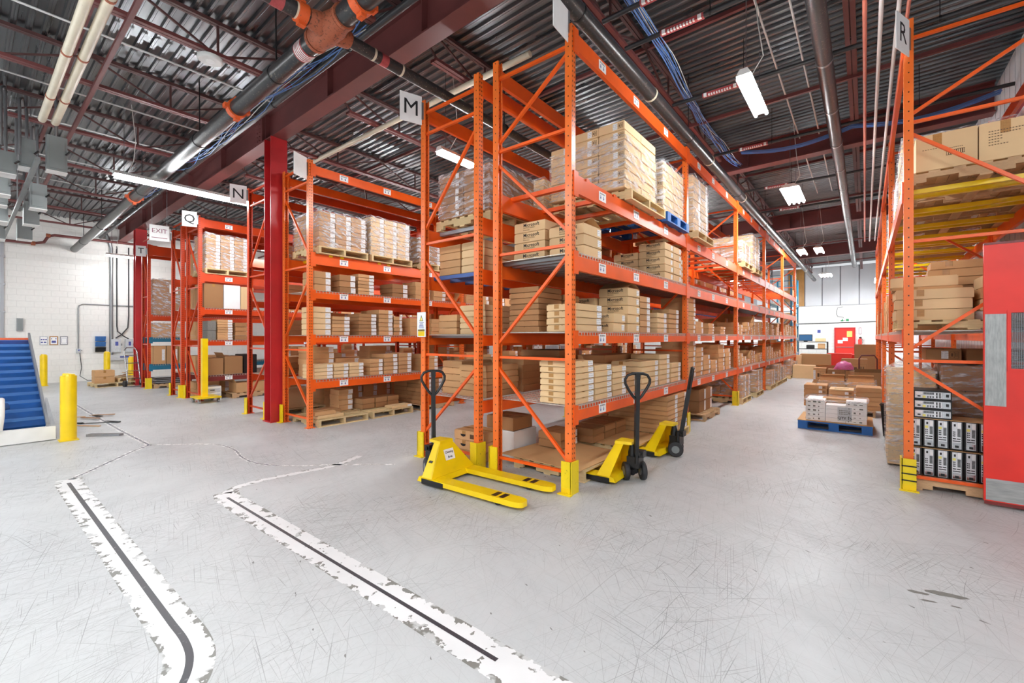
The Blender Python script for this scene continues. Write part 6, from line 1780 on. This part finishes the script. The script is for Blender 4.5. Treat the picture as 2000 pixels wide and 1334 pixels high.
# (far goods are collected in FAR above)
# ================================================================ floor markings and litter
def strip(name, pts, w, mat, z, label, taper=None):
    mb = MB()
    pts = [Vector((*p, 0)) for p in pts]
    vs = []
    for i, p in enumerate(pts):
        d = (pts[min(i + 1, len(pts) - 1)] - pts[max(i - 1, 0)]).normalized()
        nrm = Vector((-d.y, d.x, 0))
        vs += [p + nrm * w / 2 + Vector((0, 0, z)), p - nrm * w / 2 + Vector((0, 0, z))]
    mb.add(vs, [(2 * i, 2 * i + 1, 2 * i + 3, 2 * i + 2) for i in range(len(pts) - 1)])
    o = mb.build(name, mat)
    ul = o.data.uv_layers.new(name='UVMap')
    for lp in o.data.loops:
        ul.data[lp.index].uv = (float(lp.vertex_index % 2), lp.vertex_index // 2)
    return o
def curve(pts, n=6):
    """Catmull-Rom through the points"""
    out = []
    P_ = [pts[0]] + list(pts) + [pts[-1]]
    for i in range(1, len(P_) - 2):
        for k in range(n):
            t_ = k / n
            out.append(tuple(0.5 * ((2 * P_[i][c]) + (-P_[i - 1][c] + P_[i + 1][c]) * t_ + (2 * P_[i - 1][c] - 5 * P_[i][c] + 4 * P_[i + 1][c] - P_[i + 2][c]) * t_ ** 2 + (-P_[i - 1][c] + 3 * P_[i][c] - 3 * P_[i + 1][c] + P_[i + 2][c]) * t_ ** 3) for c in (0, 1)))
    out.append(pts[-1])
    return out
def marking(label, pts, dark, w, wmat='line_white', bmat='line_black', bw=0.03):
    o = strip('floor_line', pts, w, wmat, 0.0012, label)
    tag(o, label, 'floor marking')
    if dark: 
        c = strip('centre_line', dark, bw, bmat, 0.0022, ''); c.parent = o
line1 = [(-6.98, 0.76), (-6.8, 0.735), (-5.5, 0.735), (-4.2, 0.735), (-3.3, 0.735)] + curve([(-3.0, 0.735), (-2.8, 0.735), (-2.62, 0.71), (-2.46, 0.64), (-2.33, 0.52), (-2.24, 0.36), (-2.2, 0.1)], 5)
marking('wide white walkway line with black centre, running toward the conveyor', line1, line1[1:], 0.215, bw=0.034)
line2 = [(-5.12, 1.70), (-4.95, 1.655), (-4.0, 1.655), (-3.0, 1.655), (-2.0, 1.655), (-1.6, 1.655)]
marking('chipped white walkway line with black centre, running toward the yellow jack', line2 + [(-1.0, 1.655), (-0.4, 1.655)], line2[1:-1] + [(-1.42, 1.655)], 0.225, bw=0.026)
c1 = curve([(-6.95, 0.76), (-7.2, 0.95), (-7.7, 1.3), (-8.05, 1.55), (-8.25, 1.72), (-8.6, 1.73), (-10.0, 1.70), (-12.4, 1.69), (-14.5, 1.69), (-17, 1.7)])
marking('worn line continuing diagonally and then straight toward the wall', c1, c1, 0.085, 'line_worn', 'line_worn_dark', 0.03)
c2 = curve([(-8.27, 1.74), (-8.0, 2.0), (-7.55, 2.36), (-7.0, 2.42), (-6.45, 2.33), (-6.0, 2.34), (-5.6, 2.52), (-5.2, 2.9), (-4.6, 3.4)])
marking('thin worn line curving from the junction toward rack M', c2, c2[12:36], 0.05, 'line_worn', 'line_worn_dark', 0.02)
c3 = curve([(-5.1, 1.69), (-5.22, 1.85), (-5.25, 2.1), (-5.2, 2.5), (-5.15, 2.9), (-5.3, 3.35)])
marking('worn white line turning from the chipped walkway line toward rack M', c3, None, 0.10, 'line_white')
# cardboard scraps on the floor
random.seed(9)
SL = [random.uniform(0.25, 0.6) for _ in range(9)]
for k in range(9):
    x = -11.6 + random.uniform(-0.8, 0.5); y = 1.45 + random.uniform(-0.25, 0.25)
    L = SL[k]
    o = MB().hull8([(0, 0, 0), (L, 0.02, 0), (L * 0.96, 0.07, 0), (0.02, 0.06, 0)], [(0, 0, 0.006), (L, 0.02, 0.012), (L * 0.96, 0.07, 0.01), (0.02, 0.06, 0.006)]).build('cardboard_strip', random.choice(('cardboard_dark', 'black_plastic', 'cardboard')), None, (x, y, 0.002 + 0.0128 * (k % 3)), (0, 0, random.uniform(0.2, 1.1)))
    tag(o, 'torn cardboard strip, %s longest of the litter behind the scratched bollard' % ORD[sorted(SL, reverse=True).index(L)], 'cardboard strip', 'torn strips behind the bollard')
o = MB().box(0, 0.5, 0, 0.09, 0, 0.035).build('steel_offcut', 'grey_steel', None, (-9.75, 1.25, 0), (0, 0, 0.75))
MB().box(0.02, 0.48, 0.01, 0.08, 0.035, 0.036).build('dark_groove', 'black_metal', o)
tag(o, 'short grey steel offcut lying beside the scratched bollard', 'offcut')
for k, (x, y, s) in enumerate(((0.40, 3.82, 0.11), (0.26, 3.74, 0.06), (0.30, 3.66, 0.045), (0.42, 3.68, 0.03))):
    n = 9
    mb = MB().add([(math.cos(2 * PI * q / n) * s * random.uniform(.5, 1.1), math.sin(2 * PI * q / n) * s * 0.4 * random.uniform(.5, 1.1), 0.0011) for q in range(n)], [tuple(range(n))])
    o = mb.build('floor_chip', 'cardboard_grey', None, (x, y, 0), (0, 0, 0.2))
    tag(o, '%s dark chipped patch in the bare floor in front of red door' % ('largest', 'second largest', 'third largest', 'smallest')[k], 'floor chip', 'floor chips')
